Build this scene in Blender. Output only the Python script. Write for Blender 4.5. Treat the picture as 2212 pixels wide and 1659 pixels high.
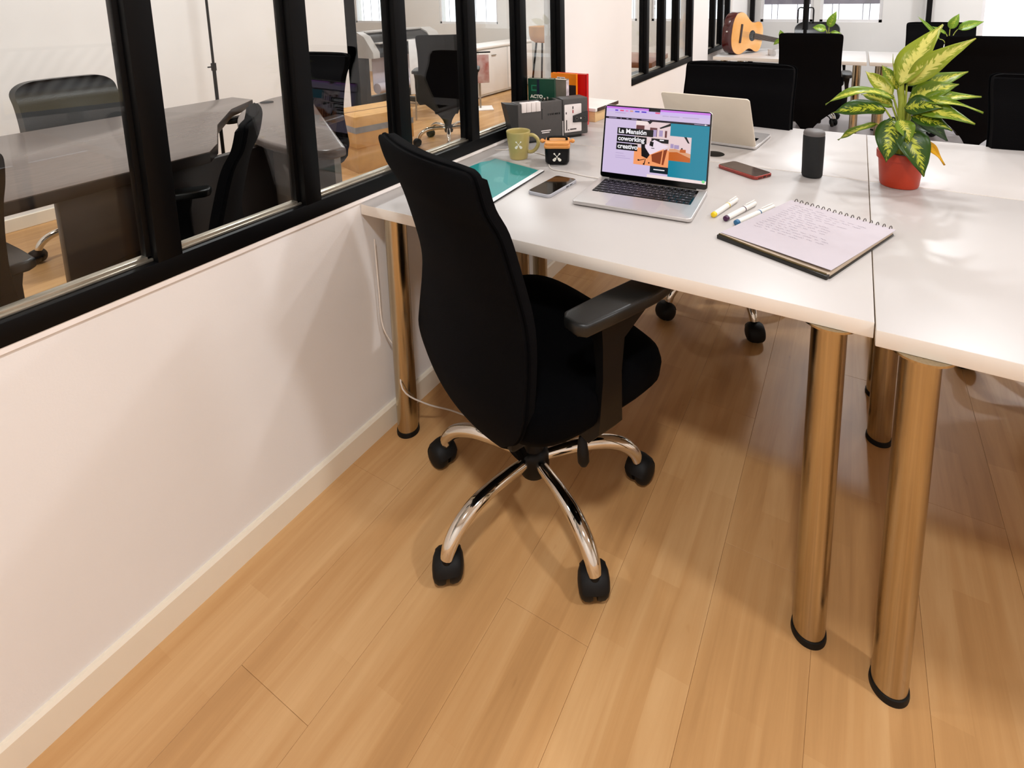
import bpy, bmesh, math, random
from mathutils import Vector, Matrix

# ------------------------------------------------------------------ camera, world, lights
scene = bpy.context.scene
COL = scene.collection
for o in list(bpy.data.objects):
    bpy.data.objects.remove(o)
PI = math.pi
R = math.radians

IMG_W, IMG_H = 2212.0, 1659.0
FPX, CXP, CYP = 1201.25, 1183.5, 184.5
YAW, PITCH, ROLL = -0.508, 0.1583, -0.0168
cd = bpy.data.cameras.new('camera')
cam = bpy.data.objects.new('camera', cd)
COL.objects.link(cam)
cd.sensor_fit = 'HORIZONTAL'
cd.sensor_width = 36.0
cd.lens = FPX / IMG_W * 36.0
cd.shift_x = (IMG_W / 2 - CXP) / IMG_W
cd.shift_y = (CYP - IMG_H / 2) / IMG_W
cd.clip_start = 0.02
fwd = Vector((math.sin(YAW) * math.cos(PITCH), math.cos(YAW) * math.cos(PITCH), -math.sin(PITCH)))
rt0 = Vector((math.cos(YAW), -math.sin(YAW), 0))
up0 = rt0.cross(fwd)
rt = math.cos(ROLL) * rt0 + math.sin(ROLL) * up0
upv = -math.sin(ROLL) * rt0 + math.cos(ROLL) * up0
cam.matrix_world = Matrix(((rt.x, upv.x, -fwd.x, 1.1437), (rt.y, upv.y, -fwd.y, -1.0019), (rt.z, upv.z, -fwd.z, 1.2505), (0, 0, 0, 1)))
scene.camera = cam

scene.view_settings.view_transform = 'Standard'
scene.view_settings.look = 'None'
scene.view_settings.gamma = 1.0
scene.view_settings.use_curve_mapping = False
scene.view_settings.exposure = -1.0

world = bpy.data.worlds.new('overcast_daylight')
scene.world = world
world.use_nodes = True
wb = world.node_tree.nodes['Background']
wb.inputs['Color'].default_value = (0.93, 0.95, 1.0, 1)
wb.inputs['Strength'].default_value = 4.0

CEIL = 2.62
LAMP_W = 62.0
LAMP_COL = (0.965, 0.99, 1.02)
LAMPS = [(1.2, -1.25), (1.25, 1.37), (2.9, 2.45), (2.9, -0.3), (1.2, 4.1), (2.9, 5.0)]
MEET_LAMPS = [(-1.7, -1.2), (-1.7, 0.9), (-1.7, 3.0), (-1.7, 4.9), (-4.4, 4.4)]
MEET_W = 60.0

# ------------------------------------------------------------------ helpers
def srgb(r, g, b):
    def f(c):
        c /= 255.0
        return c / 12.92 if c <= 0.04045 else ((c + 0.055) / 1.055) ** 2.4
    return (f(r), f(g), f(b), 1.0)

MATS = {}
def mat(name, col, rough=0.5, metal=0.0, var=0.06, scale=18.0, bump=0.0, bscale=200.0, spec=0.5, coat=0.0, emit=0.0, stretch=None, aniso=0.0, col2=None, sheen=0.0):
    """a plain procedural surface: base colour broken up by noise, optional fine relief"""
    if name in MATS:
        return MATS[name]
    m = bpy.data.materials.new(name)
    m.use_nodes = True
    nt = m.node_tree
    N, L = nt.nodes, nt.links
    p = N['Principled BSDF']
    tc = N.new('ShaderNodeTexCoord')
    mp = N.new('ShaderNodeMapping')
    if stretch:
        mp.inputs['Scale'].default_value = stretch
    L.new(tc.outputs['Object'], mp.inputs['Vector'])
    no = N.new('ShaderNodeTexNoise')
    no.inputs['Scale'].default_value = scale
    no.inputs['Detail'].default_value = 4
    L.new(mp.outputs['Vector'], no.inputs['Vector'])
    cr = N.new('ShaderNodeValToRGB')
    c = srgb(*col)
    if col2:
        a, b = srgb(*col), srgb(*col2)
    else:
        a = tuple(max(0, x * (1 - var)) for x in c[:3]) + (1,)
        b = tuple(min(1, x * (1 + var)) for x in c[:3]) + (1,)
    cr.color_ramp.elements[0].position = 0.3
    cr.color_ramp.elements[1].position = 0.7
    cr.color_ramp.elements[0].color = a
    cr.color_ramp.elements[1].color = b
    L.new(no.outputs['Fac'], cr.inputs['Fac'])
    L.new(cr.outputs['Color'], p.inputs['Base Color'])
    p.inputs['Roughness'].default_value = rough
    p.inputs['Metallic'].default_value = metal
    p.inputs['Specular IOR Level'].default_value = spec
    p.inputs['Coat Weight'].default_value = coat
    p.inputs['Coat Roughness'].default_value = 0.08
    p.inputs['Anisotropic'].default_value = aniso
    p.inputs['Sheen Weight'].default_value = sheen
    if emit:
        L.new(cr.outputs['Color'], p.inputs['Emission Color'])
        p.inputs['Emission Strength'].default_value = emit
    if bump:
        n2 = N.new('ShaderNodeTexNoise')
        n2.inputs['Scale'].default_value = bscale
        n2.inputs['Detail'].default_value = 3
        L.new(mp.outputs['Vector'], n2.inputs['Vector'])
        bp = N.new('ShaderNodeBump')
        bp.inputs['Strength'].default_value = bump
        bp.inputs['Distance'].default_value = 0.002
        L.new(n2.outputs['Fac'], bp.inputs['Height'])
        L.new(bp.outputs['Normal'], p.inputs['Normal'])
    MATS[name] = m
    return m

def emit_mat(name, col, k=1.0):
    if name in MATS:
        return MATS[name]
    m = bpy.data.materials.new(name)
    m.use_nodes = True
    N, L = m.node_tree.nodes, m.node_tree.links
    p = N['Principled BSDF']
    p.inputs['Base Color'].default_value = (0.01, 0.01, 0.01, 1)
    p.inputs['Roughness'].default_value = 0.15
    p.inputs['Emission Color'].default_value = srgb(*col)
    p.inputs['Emission Strength'].default_value = k
    MATS[name] = m
    return m

def glass_mat(name, refl=1.0, tint=(0.97, 0.985, 0.98)):
    m = bpy.data.materials.new(name)
    m.use_nodes = True
    N, L = m.node_tree.nodes, m.node_tree.links
    for n in list(N):
        if n.type != 'OUTPUT_MATERIAL':
            N.remove(n)
    out = [n for n in N if n.type == 'OUTPUT_MATERIAL'][0]
    tr = N.new('ShaderNodeBsdfTransparent')
    tr.inputs['Color'].default_value = tint + (1,)
    gl = N.new('ShaderNodeBsdfGlossy')
    gl.inputs['Roughness'].default_value = 0.0
    fr = N.new('ShaderNodeFresnel')
    ge = N.new('ShaderNodeNewGeometry')      # the same reflectance on both faces of a sheet
    io = N.new('ShaderNodeMath')
    io.operation = 'MULTIPLY_ADD'
    io.inputs[1].default_value = 1 / 1.5 - 1.5
    io.inputs[2].default_value = 1.5
    L.new(ge.outputs['Backfacing'], io.inputs[0])
    L.new(io.outputs[0], fr.inputs['IOR'])
    mu = N.new('ShaderNodeMath')
    mu.operation = 'MULTIPLY'
    mu.use_clamp = True
    mu.inputs[1].default_value = refl
    L.new(fr.outputs['Fac'], mu.inputs[0])
    mx = N.new('ShaderNodeMixShader')
    L.new(mu.outputs[0], mx.inputs['Fac'])
    L.new(tr.outputs[0], mx.inputs[1])
    L.new(gl.outputs[0], mx.inputs[2])
    L.new(mx.outputs[0], out.inputs['Surface'])
    MATS[name] = m
    return m

def plank_mat(name, use_random=True):
    """laminate: three printed strips across each board, grain along Y"""
    m = bpy.data.materials.new(name)
    m.use_nodes = True
    N, L = m.node_tree.nodes, m.node_tree.links
    p = N['Principled BSDF']
    tc = N.new('ShaderNodeTexCoord')
    oi = N.new('ShaderNodeObjectInfo')
    ge = N.new('ShaderNodeNewGeometry')
    # strips: brick texture in world space, swapped so that bricks run along Y
    sep = N.new('ShaderNodeSeparateXYZ')
    L.new(ge.outputs['Position'], sep.inputs[0])
    cmb = N.new('ShaderNodeCombineXYZ')
    L.new(sep.outputs['Y'], cmb.inputs['X'])
    L.new(sep.outputs['X'], cmb.inputs['Y'])
    br = N.new('ShaderNodeTexBrick')
    br.inputs['Scale'].default_value = 1.0
    br.inputs['Mortar Size'].default_value = 0.0004
    br.inputs['Mortar Smooth'].default_value = 0.6
    br.inputs['Brick Width'].default_value = 0.43
    br.inputs['Row Height'].default_value = 0.0633
    br.offset = 0.37
    br.inputs['Color1'].default_value = (0.0, 0, 0, 1)
    br.inputs['Color2'].default_value = (1, 1, 1, 1)
    br.inputs['Mortar'].default_value = (0.42, 0.42, 0.42, 1)
    L.new(cmb.outputs[0], br.inputs['Vector'])
    # grain
    mp = N.new('ShaderNodeMapping')
    mp.inputs['Scale'].default_value = (26, 1.6, 1)
    L.new(ge.outputs['Position'], mp.inputs['Vector'])
    no = N.new('ShaderNodeTexNoise')
    no.inputs['Scale'].default_value = 1.0
    no.inputs['Detail'].default_value = 6
    no.inputs['Roughness'].default_value = 0.62
    no.inputs['Distortion'].default_value = 0.6
    L.new(mp.outputs[0], no.inputs['Vector'])
    mp2 = N.new('ShaderNodeMapping')
    mp2.inputs['Scale'].default_value = (9, 0.9, 1)
    L.new(ge.outputs['Position'], mp2.inputs['Vector'])
    n2 = N.new('ShaderNodeTexNoise')
    n2.inputs['Scale'].default_value = 1.0
    n2.inputs['Detail'].default_value = 3
    L.new(mp2.outputs[0], n2.inputs['Vector'])
    # blotches / small knots
    n3 = N.new('ShaderNodeTexNoise')
    n3.inputs['Scale'].default_value = 1.0
    n3.inputs['Detail'].default_value = 2
    mp3 = N.new('ShaderNodeMapping')
    mp3.inputs['Scale'].default_value = (34, 9, 1)
    L.new(ge.outputs['Position'], mp3.inputs['Vector'])
    L.new(mp3.outputs[0], n3.inputs['Vector'])
    kr = N.new('ShaderNodeValToRGB')
    kr.color_ramp.elements[0].position = 0.72
    kr.color_ramp.elements[0].color = (0, 0, 0, 1)
    kr.color_ramp.elements[1].position = 0.86
    kr.color_ramp.elements[1].color = (0.35, 0.35, 0.35, 1)
    L.new(n3.outputs['Fac'], kr.inputs['Fac'])
    def mth(op, a, b):
        n = N.new('ShaderNodeMath')
        n.operation = op
        for i, v in enumerate((a, b)):
            if hasattr(v, 'is_linked'):
                L.new(v, n.inputs[i])
            else:
                n.inputs[i].default_value = v
        return n.outputs[0]
    s = mth('MULTIPLY', br.outputs['Color'], 0.12)
    s = mth('ADD', s, mth('MULTIPLY', no.outputs['Fac'], 0.56))
    s = mth('ADD', s, mth('MULTIPLY', n2.outputs['Fac'], 0.62))
    s = mth('SUBTRACT', s, kr.outputs['Color'])
    if use_random:
        s = mth('ADD', s, mth('MULTIPLY', oi.outputs['Random'], 0.07))
    cr = N.new('ShaderNodeValToRGB')
    e = cr.color_ramp.elements
    e[0].position = 0.30
    e[0].color = srgb(158, 112, 66)
    e[1].position = 0.98
    e[1].color = srgb(221, 178, 126)
    k = e.new(0.66)
    k.color = srgb(199, 151, 98)
    L.new(s, cr.inputs['Fac'])
    L.new(cr.outputs['Color'], p.inputs['Base Color'])
    p.inputs['Roughness'].default_value = 0.38
    p.inputs['Specular IOR Level'].default_value = 0.4
    bp = N.new('ShaderNodeBump')
    bp.inputs['Strength'].default_value = 0.12
    bp.inputs['Distance'].default_value = 0.001
    L.new(no.outputs['Fac'], bp.inputs['Height'])
    L.new(bp.outputs['Normal'], p.inputs['Normal'])
    MATS[name] = m
    return m

class B:
    """collects shapes; build() links them as one mesh object"""
    def __init__(s):
        s.bm = bmesh.new()
        s.mi = 0
        s.uv = None
    def _merge(s, t, M=None):
        if M is not None:
            bmesh.ops.transform(t, matrix=M, verts=t.verts)
        for f in t.faces:
            f.material_index = s.mi
        me = bpy.data.meshes.new('tmp')
        t.to_mesh(me)
        t.free()
        s.bm.from_mesh(me)
        bpy.data.meshes.remove(me)
        return s
    def box(s, x0, x1, y0, y1, z0, z1, bev=0, seg=2, M=None):
        t = bmesh.new()
        bmesh.ops.create_cube(t, size=1)
        for v in t.verts:
            v.co = Vector(((x0 + x1) / 2 + v.co.x * (x1 - x0), (y0 + y1) / 2 + v.co.y * (y1 - y0), (z0 + z1) / 2 + v.co.z * (z1 - z0)))
        if bev:
            bmesh.ops.bevel(t, geom=list(t.edges), offset=bev, segments=seg, profile=0.5, affect='EDGES')
        return s._merge(t, M)
    def cyl(s, p0, p1, r0, r1=None, n=24, bev=0):
        r1 = r0 if r1 is None else r1
        p0, p1 = Vector(p0), Vector(p1)
        d = p1 - p0
        t = bmesh.new()
        bmesh.ops.create_cone(t, cap_ends=True, segments=n, radius1=r0, radius2=r1, depth=d.length)
        if bev:
            ed = [e for e in t.edges if e.calc_length() < 2.2 * PI * max(r0, r1) / n and abs(e.verts[0].co.z - e.verts[1].co.z) < 1e-6]
            bmesh.ops.bevel(t, geom=ed, offset=bev, segments=2, profile=0.5, affect='EDGES')
        q = Vector((0, 0, 1)).rotation_difference(d.normalized())
        return s._merge(t, Matrix.Translation((p0 + p1) / 2) @ q.to_matrix().to_4x4())
    def loft(s, rings, caps=True, closed=True):
        t = bmesh.new()
        V = [[t.verts.new(Vector(p)) for p in r] for r in rings]
        n = len(V[0])
        for a, b in zip(V, V[1:]):
            for i in range(n if closed else n - 1):
                j = (i + 1) % n
                t.faces.new((a[i], a[j], b[j], b[i]))
        if caps and closed:
            t.faces.new(list(reversed(V[0])))
            t.faces.new(V[-1])
        bmesh.ops.recalc_face_normals(t, faces=t.faces)
        return s._merge(t)
    def tube(s, pts, r, n=10, caps=True):
        pts = [Vector(p) for p in pts]
        rs = r if isinstance(r, (list, tuple)) else [r] * len(pts)
        rings = []
        ref = None
        for i, p in enumerate(pts):
            d = (pts[min(i + 1, len(pts) - 1)] - pts[max(i - 1, 0)]).normalized()
            if ref is None:
                ref = d.orthogonal().normalized()
            ref = (ref - d * ref.dot(d)).normalized()
            b = d.cross(ref)
            rings.append([p + rs[i] * (math.cos(2 * PI * k / n) * ref + math.sin(2 * PI * k / n) * b) for k in range(n)])
        return s.loft(rings, caps)
    def lathe(s, prof, n=32, c=(0, 0, 0), caps=True):
        rings = [[(c[0] + r * math.cos(2 * PI * k / n), c[1] + r * math.sin(2 * PI * k / n), c[2] + z) for k in range(n)] for r, z in prof]
        return s.loft(rings, caps)
    def prism(s, poly, z0, z1, bev=0, M=None, seg=2):
        t = bmesh.new()
        a = [t.verts.new((x, y, z0)) for x, y in poly]
        b = [t.verts.new((x, y, z1)) for x, y in poly]
        n = len(poly)
        t.faces.new(list(reversed(a)))
        t.faces.new(b)
        for i in range(n):
            j = (i + 1) % n
            t.faces.new((a[i], a[j], b[j], b[i]))
        bmesh.ops.recalc_face_normals(t, faces=t.faces)
        if bev:
            ed = [e for e in t.edges if abs(e.verts[0].co.z - e.verts[1].co.z) < 1e-7]
            bmesh.ops.bevel(t, geom=ed, offset=bev, segments=seg, profile=0.5, affect='EDGES')
        return s._merge(t, M)
    def sphere(s, c, r, sc=(1, 1, 1), n=16):
        t = bmesh.new()
        bmesh.ops.create_uvsphere(t, u_segments=n, v_segments=max(6, n // 2), radius=r)
        for v in t.verts:
            v.co = Vector((c[0] + v.co.x * sc[0], c[1] + v.co.y * sc[1], c[2] + v.co.z * sc[2]))
        return s._merge(t)
    def face(s, pts):
        t = bmesh.new()
        t.faces.new([t.verts.new(Vector(p)) for p in pts])
        return s._merge(t)
    def text(s, body, size, M, offset=0.0, extrude=0.0):
        cu = bpy.data.curves.new('txt', 'FONT')
        cu.body = body
        cu.size = size
        cu.offset = offset
        cu.extrude = extrude
        cu.resolution_u = 3
        ob = bpy.data.objects.new('txt', cu)
        COL.objects.link(ob)
        dg = bpy.context.evaluated_depsgraph_get()
        me = bpy.data.meshes.new_from_object(ob.evaluated_get(dg))
        t = bmesh.new()
        t.from_mesh(me)
        bpy.data.meshes.remove(me)
        bpy.data.objects.remove(ob)
        bpy.data.curves.remove(cu)
        return s._merge(t, M)
    def mesh(s, name, mats, smooth=38):
        me = bpy.data.meshes.new(name)
        s.bm.to_mesh(me)
        s.bm.free()
        for m in (mats if isinstance(mats, (list, tuple)) else [mats]):
            me.materials.append(m)
        if smooth:
            for p in me.polygons:
                p.use_smooth = True
            me.set_sharp_from_angle(angle=R(smooth))
        return me
    def build(s, name, mats, parent=None, smooth=38):
        return inst(name, s.mesh(name, mats, smooth), parent)

def inst(name, me, parent=None, loc=None, rot=None, scale=None):
    o = bpy.data.objects.new(name, me)
    COL.objects.link(o)
    if parent is not None:
        o.parent = parent
    if loc is not None:
        o.location = loc
    if rot is not None:
        o.rotation_euler = rot
    if scale is not None:
        o.scale = scale
    return o

def tag(o, label, cat, group=None):
    o['label'] = label
    o['category'] = cat
    if group:
        o['group'] = group
    return o

def thing(name, label, cat, loc=(0, 0, 0), rotz=0.0, group=None):
    o = bpy.data.objects.new(name, None)
    o.empty_display_size = 0.05
    COL.objects.link(o)
    o.location = loc
    o.rotation_euler = (0, 0, rotz)
    return tag(o, label, cat, group)

def struct(o):
    o['kind'] = 'structure'
    return o

def rrect(x0, x1, y0, y1, r, n=5):
    pts = []
    for cx, cy, a in ((x1 - r, y1 - r, 0), (x0 + r, y1 - r, 90), (x0 + r, y0 + r, 180), (x1 - r, y0 + r, 270)):
        for k in range(n + 1):
            t = R(a + 90 * k / n)
            pts.append((cx + r * math.cos(t), cy + r * math.sin(t)))
    return pts

def catmull(P, k=4):
    out = []
    n = len(P)
    for i in range(n - 1):
        p0, p1, p2, p3 = P[max(i - 1, 0)], P[i], P[i + 1], P[min(i + 2, n - 1)]
        for j in range(k):
            t = j / k
            out.append(tuple(0.5 * (2 * b + (c - a) * t + (2 * a - 5 * b + 4 * c - d) * t * t + (3 * b - a - 3 * c + d) * t ** 3) for a, b, c, d in zip(p0, p1, p2, p3)))
    out.append(tuple(P[-1]))
    return out

# ------------------------------------------------------------------ materials
M_wall = mat('wall_paint', (236, 231, 227), 0.85, var=0.02, scale=3, bump=0.08, bscale=260)
M_wall_cool = mat('facade_paint', (222, 220, 216), 0.85, var=0.02, scale=3, bump=0.06, bscale=260)
M_ceil = mat('ceiling_paint', (240, 236, 230), 0.9, var=0.01)
M_base = mat('skirting_paint', (238, 226, 206), 0.45, var=0.02, scale=8)
M_sill = mat('sill_paint', (244, 236, 230), 0.5, var=0.02)
M_black = mat('black_window_metal', (4, 4, 5), 0.45, var=0.1, scale=30, spec=0.15)
M_alu = mat('aluminium_bead', (170, 162, 148), 0.35, metal=0.85, var=0.08, scale=40)
M_glass = glass_mat('window_glass', 0.62)
M_glass_far = glass_mat('facade_glass', 0.6)
M_plank = plank_mat('laminate_board', True)
M_plank2 = plank_mat('laminate_floor', False)
M_farfloor = mat('pale_floor', (196, 188, 190), 0.3, var=0.05, scale=4)
M_seam = mat('floor_joint', (176, 128, 84), 0.7)
M_desk = mat('white_laminate', (190, 184, 180), 0.36, var=0.015, scale=5, spec=0.5)
M_deskedge_lit = mat('desk_edge_lit', (232, 222, 210), 0.4, var=0.02, scale=12)  # lighter than the top: light falling on the desk edge put into its colour
M_steel = mat('brushed_steel', (186, 172, 146), 0.19, metal=1.0, var=0.10, scale=6, stretch=(40, 40, 0.4), bump=0.10, bscale=30, aniso=0.5)
M_chrome = mat('chrome', (222, 218, 210), 0.07, metal=1.0, var=0.02)
M_rubber = mat('black_rubber', (6, 6, 6), 0.6, var=0.1, spec=0.3)
M_fabric = mat('black_fabric', (5, 4, 5), 1.0, var=0.25, scale=300, bump=0.35, bscale=900, spec=0.1)
M_fabric2 = mat('black_seat_fabric', (3, 3, 4), 1.0, var=0.25, scale=300, bump=0.3, bscale=900, spec=0.06)
M_plastic = mat('black_plastic', (5, 5, 6), 0.45, var=0.1, scale=40, bump=0.05, bscale=400, spec=0.25)
M_leather = mat('black_leather', (9, 9, 10), 0.35, var=0.1, scale=60, bump=0.2, bscale=180)
M_armpad = mat('grey_black_armpad', (13, 14, 13), 0.4, var=0.1, scale=60, bump=0.1, bscale=500)
M_alum = mat('laptop_aluminium', (206, 202, 200), 0.34, metal=0.6, var=0.02, scale=30)
M_alum2 = mat('laptop_lid_aluminium', (232, 220, 202), 0.45, metal=0.15, var=0.015, scale=20)
M_track = mat('trackpad_glass', (186, 180, 184), 0.3, metal=0.3, var=0.02)
M_key = mat('black_key', (10, 9, 12), 0.45, var=0.1)
M_bezel = mat('black_bezel', (4, 4, 5), 0.12, var=0.05)
M_white = mat('white_plastic', (240, 236, 230), 0.4, var=0.02)
M_paper = mat('paper', (190, 181, 187), 0.8, var=0.015, scale=30)
M_dwood = mat('dark_brown_wood', (24, 15, 12), 0.35, var=0.2, scale=5, stretch=(3, 40, 40))
M_twood = mat('grey_brown_tabletop', (98, 86, 80), 0.26, var=0.14, scale=5, stretch=(30, 3, 30), spec=0.3)
M_gpanel = mat('grey_laminate_panel', (112, 100, 90), 0.5, var=0.08, scale=8)
M_card = mat('cardboard', (196, 150, 92), 0.85, var=0.1, scale=14, bump=0.1, bscale=120)
M_tape = mat('grey_blue_tape', (128, 128, 130), 0.4, var=0.15, scale=20)

# ------------------------------------------------------------------ lamps in the ceiling
M_diff = emit_mat('lamp_diffuser', (255, 236, 208), 3.0)
M_lampring = mat('lamp_ring', (235, 232, 228), 0.4)
b = B(); b.lathe([(0.135, 0.0), (0.15, 0.0), (0.15, -0.012), (0.128, -0.014), (0.128, -0.006), (0.135, 0.0)], 40, caps=False); me_ring = b.mesh('ring', M_lampring)
b = B(); b.lathe([(0.127, -0.008), (0.127, -0.004)], 40); me_disc = b.mesh('diffuser', M_diff)
def ceiling_lamp(i, x, y, w, where):
    t = thing('ceiling_downlight', where, 'ceiling light', (x, y, CEIL), 0, 'round ceiling downlights')
    inst('ring', me_ring, t)
    inst('diffuser', me_disc, t)
    ld = bpy.data.lights.new('downlight_glow', 'AREA')
    ld.shape = 'DISK'
    ld.size = 0.22
    ld.energy = w
    ld.color = LAMP_COL
    lo = bpy.data.objects.new('downlight_glow', ld)
    COL.objects.link(lo)
    lo.location = (0, 0, -0.02)
    lo.parent = t
for i, (x, y) in enumerate(LAMPS):
    ceiling_lamp(i, x, y, LAMP_W * (0.66 if i == 1 else 1.06), 'round warm white downlight in the open office ceiling')
for i, (x, y) in enumerate(MEET_LAMPS):
    ceiling_lamp(i, x, y, MEET_W, 'round warm white downlight in the glazed room ceiling')

# ------------------------------------------------------------------ the shell
X_R, Y_F, Y_B = 4.6, -2.5, 6.0
b = B(); b.box(-0.02, X_R, Y_F, 3.3, -0.06, -0.010); floor = struct(b.build('floor', M_seam, smooth=0))
PW, PL = 0.19, 1.2
def board_mesh(l):
    q = B(); q.box(-PW / 2 + 0.0002, PW / 2 - 0.0002, -l / 2 + 0.0002, l / 2 - 0.0002, -0.009, 0.0, 0.0004, 1)
    return q.mesh('floor_plank', M_plank, 30)
board_me = {}
rows = int(X_R / PW) + 1
for i in range(rows):
    x = PW * (i + 0.5)
    if x > X_R:
        break
    off = (i * 0.43) % PL
    y = Y_F - off
    while y < 3.3:
        y0, y1 = max(y, Y_F), min(y + PL, 3.3)
        if y1 - y0 > 0.05:
            l = round(y1 - y0, 3)
            if l not in board_me:
                board_me[l] = board_mesh(l)
            inst('floor_plank', board_me[l], floor, (x, (y0 + y1) / 2, 0))
        y += PL
b = B(); b.box(0.0, X_R, 3.3, Y_B, -0.06, 0.0); struct(b.build('floor_far', M_farfloor, smooth=0))
b = B(); b.box(-7.0, -0.02, Y_F, Y_B, -0.06, 0.0); struct(b.build('floor_meeting_room', M_plank2, smooth=0))
b = B(); b.box(-7.1, X_R + 0.1, Y_F - 0.1, Y_B + 0.2, CEIL, CEIL + 0.1); struct(b.build('ceiling', M_ceil, smooth=0))
b = B(); b.box(X_R, X_R + 0.1, Y_F, Y_B, 0, CEIL); struct(b.build('wall_right', M_wall, smooth=0))
b = B(); b.box(-7.0, X_R, Y_F - 0.1, Y_F, 0, CEIL); struct(b.build('wall_front', M_wall, smooth=0))
WT = 0.10
HZ = 0.722
# partition with the windows, X from -WT to 0
b = B()
b.box(-WT, 0, Y_F, 1.207, 0, HZ - 0.012)
b.box(-WT, 0, 1.207, 2.063, 0, CEIL)
b.box(-WT, 0, 2.063, 3.43, 0, HZ)
b.box(-WT, 0, 3.43, 3.97, 0, CEIL)
b.box(-WT, -0.03, 3.97, 5.0, 0, HZ)
b.box(-WT, 0.0, 5.0, Y_B, 0, CEIL)
b.box(-WT, 0, Y_F, 1.207, 2.2, CEIL)
b.box(-WT, 0, 2.063, 3.43, 2.2, CEIL)
b.box(-WT, -0.03, 3.97, 5.0, 2.2, CEIL)
struct(b.build('wall_left', M_wall, smooth=0))
b = B(); b.box(-WT - 0.004, 0.004, Y_F, 1.207, HZ - 0.012, HZ, 0.001); struct(b.build('trim_1', M_sill, smooth=0))
b = B()
b.prism([(0.0, 0.0), (0.012, 0.0), (0.012, 0.064), (0.007, 0.071), (0.0, 0.071)], Y_F, 3.97, M=Matrix(((1, 0, 0, 0), (0, 0, 1, 0), (0, 1, 0, 0), (0, 0, 0, 1))))
struct(b.build('baseboard_left', M_base, smooth=0))
# meeting room walls
b = B(); b.box(-3.05, -2.93, Y_F, 2.67, 0, CEIL); b.box(-7.0, -2.93, 2.55, 2.67, 0, CEIL); struct(b.build('wall_meeting_room', M_wall, smooth=0))
b = B(); b.box(-2.93, -2.916, Y_F, 2.67, 0, 0.075, 0.003); struct(b.build('baseboard_meeting_room', M_base, smooth=0))
b = B(); b.box(-7.1, -7.0, 2.55, Y_B, 0, CEIL); struct(b.build('wall_far_left', M_wall, smooth=0))

def window(name, y0, y1, mull, x0=-0.045, x1=0.006, zb=HZ, zt=2.2, mw=0.045):
    """black steel window in the partition: rails, mullions, beads and panes as parts"""
    t = bpy.data.objects.new(name, None)
    COL.objects.link(t)
    struct(t)
    q = B(); q.box(x0, x1, y0, y1, zb, zb + 0.040, 0.002); q.build('bottom_rail', M_black, t)
    q = B(); q.box(x0, x1, y0, y1, zt - 0.04, zt, 0.002); q.build('top_rail', M_black, t)
    edges = [(m - mw, m) for m in mull]
    for a, c in edges:
        q = B()
        q.box(x0, x1, a, c, zb + 0.038, zt - 0.04, 0.002)
        q.box(x0 + 0.008, x1 - 0.022, a - 0.009, c + 0.009, zb + 0.038, zt - 0.04, 0.002)
        q.build('mullion', M_black, t)
    prev = y0
    for a, c in edges + [(y1, y1)]:
        if a - prev > 0.03:
            q = B()
            q.box(-0.034, -0.016, prev, a, zb + 0.040, zb + 0.0505, 0.001)
            q.box(-0.028, -0.010, prev, a, zb + 0.040, zb + 0.0455, 0.001)
            q.build('glazing_bead', M_alu, t)
            q = B(); q.box(-0.025, -0.019, prev, a, zb + 0.0505, zt - 0.04); q.build('pane', M_glass, t, smooth=0)
        prev = c
    return t
window('window_1', Y_F + 0.02, 1.207, [-2.106, -1.775, -1.444, -1.113, -0.782, -0.451, -0.1225, 0.2085, 0.5445, 0.876, 1.207])
window('window_2', 2.063, 3.43, [2.36, 2.705, 3.045, 3.43], mw=0.05)
window('window_3', 3.97, 5.0, [4.22, 4.55, 4.87], mw=0.05)

# facade with its windows, at the far end
WZ0, WZ1 = 0.915, 2.25
OPEN = [(-6.63, -5.88, WZ0 - .06, WZ1), (-4.72, -4.26, WZ0 - .06, WZ1), (-4.18, -3.60, WZ0 - .06, WZ1), (-2.3, -1.4, WZ0, WZ1), (-1.2, -0.3, WZ0, WZ1), (0.134, 0.694, WZ0, WZ1), (0.765, 1.371, WZ0, WZ1), (2.22, 3.9, 0.35, WZ1)]
b = B()
px = -7.0
for x0, x1, z0, z1 in OPEN:
    b.box(px, x0, Y_B, Y_B + 0.16, 0, CEIL)
    b.box(x0, x1, Y_B, Y_B + 0.16, 0, z0)
    b.box(x0, x1, Y_B, Y_B + 0.16, z1, CEIL)
    px = x1
b.box(px, X_R, Y_B, Y_B + 0.16, 0, CEIL)
struct(b.build('wall_back', M_wall_cool, smooth=0))
M_wframe = mat('white_window_frame', (226, 224, 224), 0.4, var=0.02)
M_bar = mat('grey_window_bar', (140, 132, 144), 0.5, var=0.05)
random.seed(5)
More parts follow.
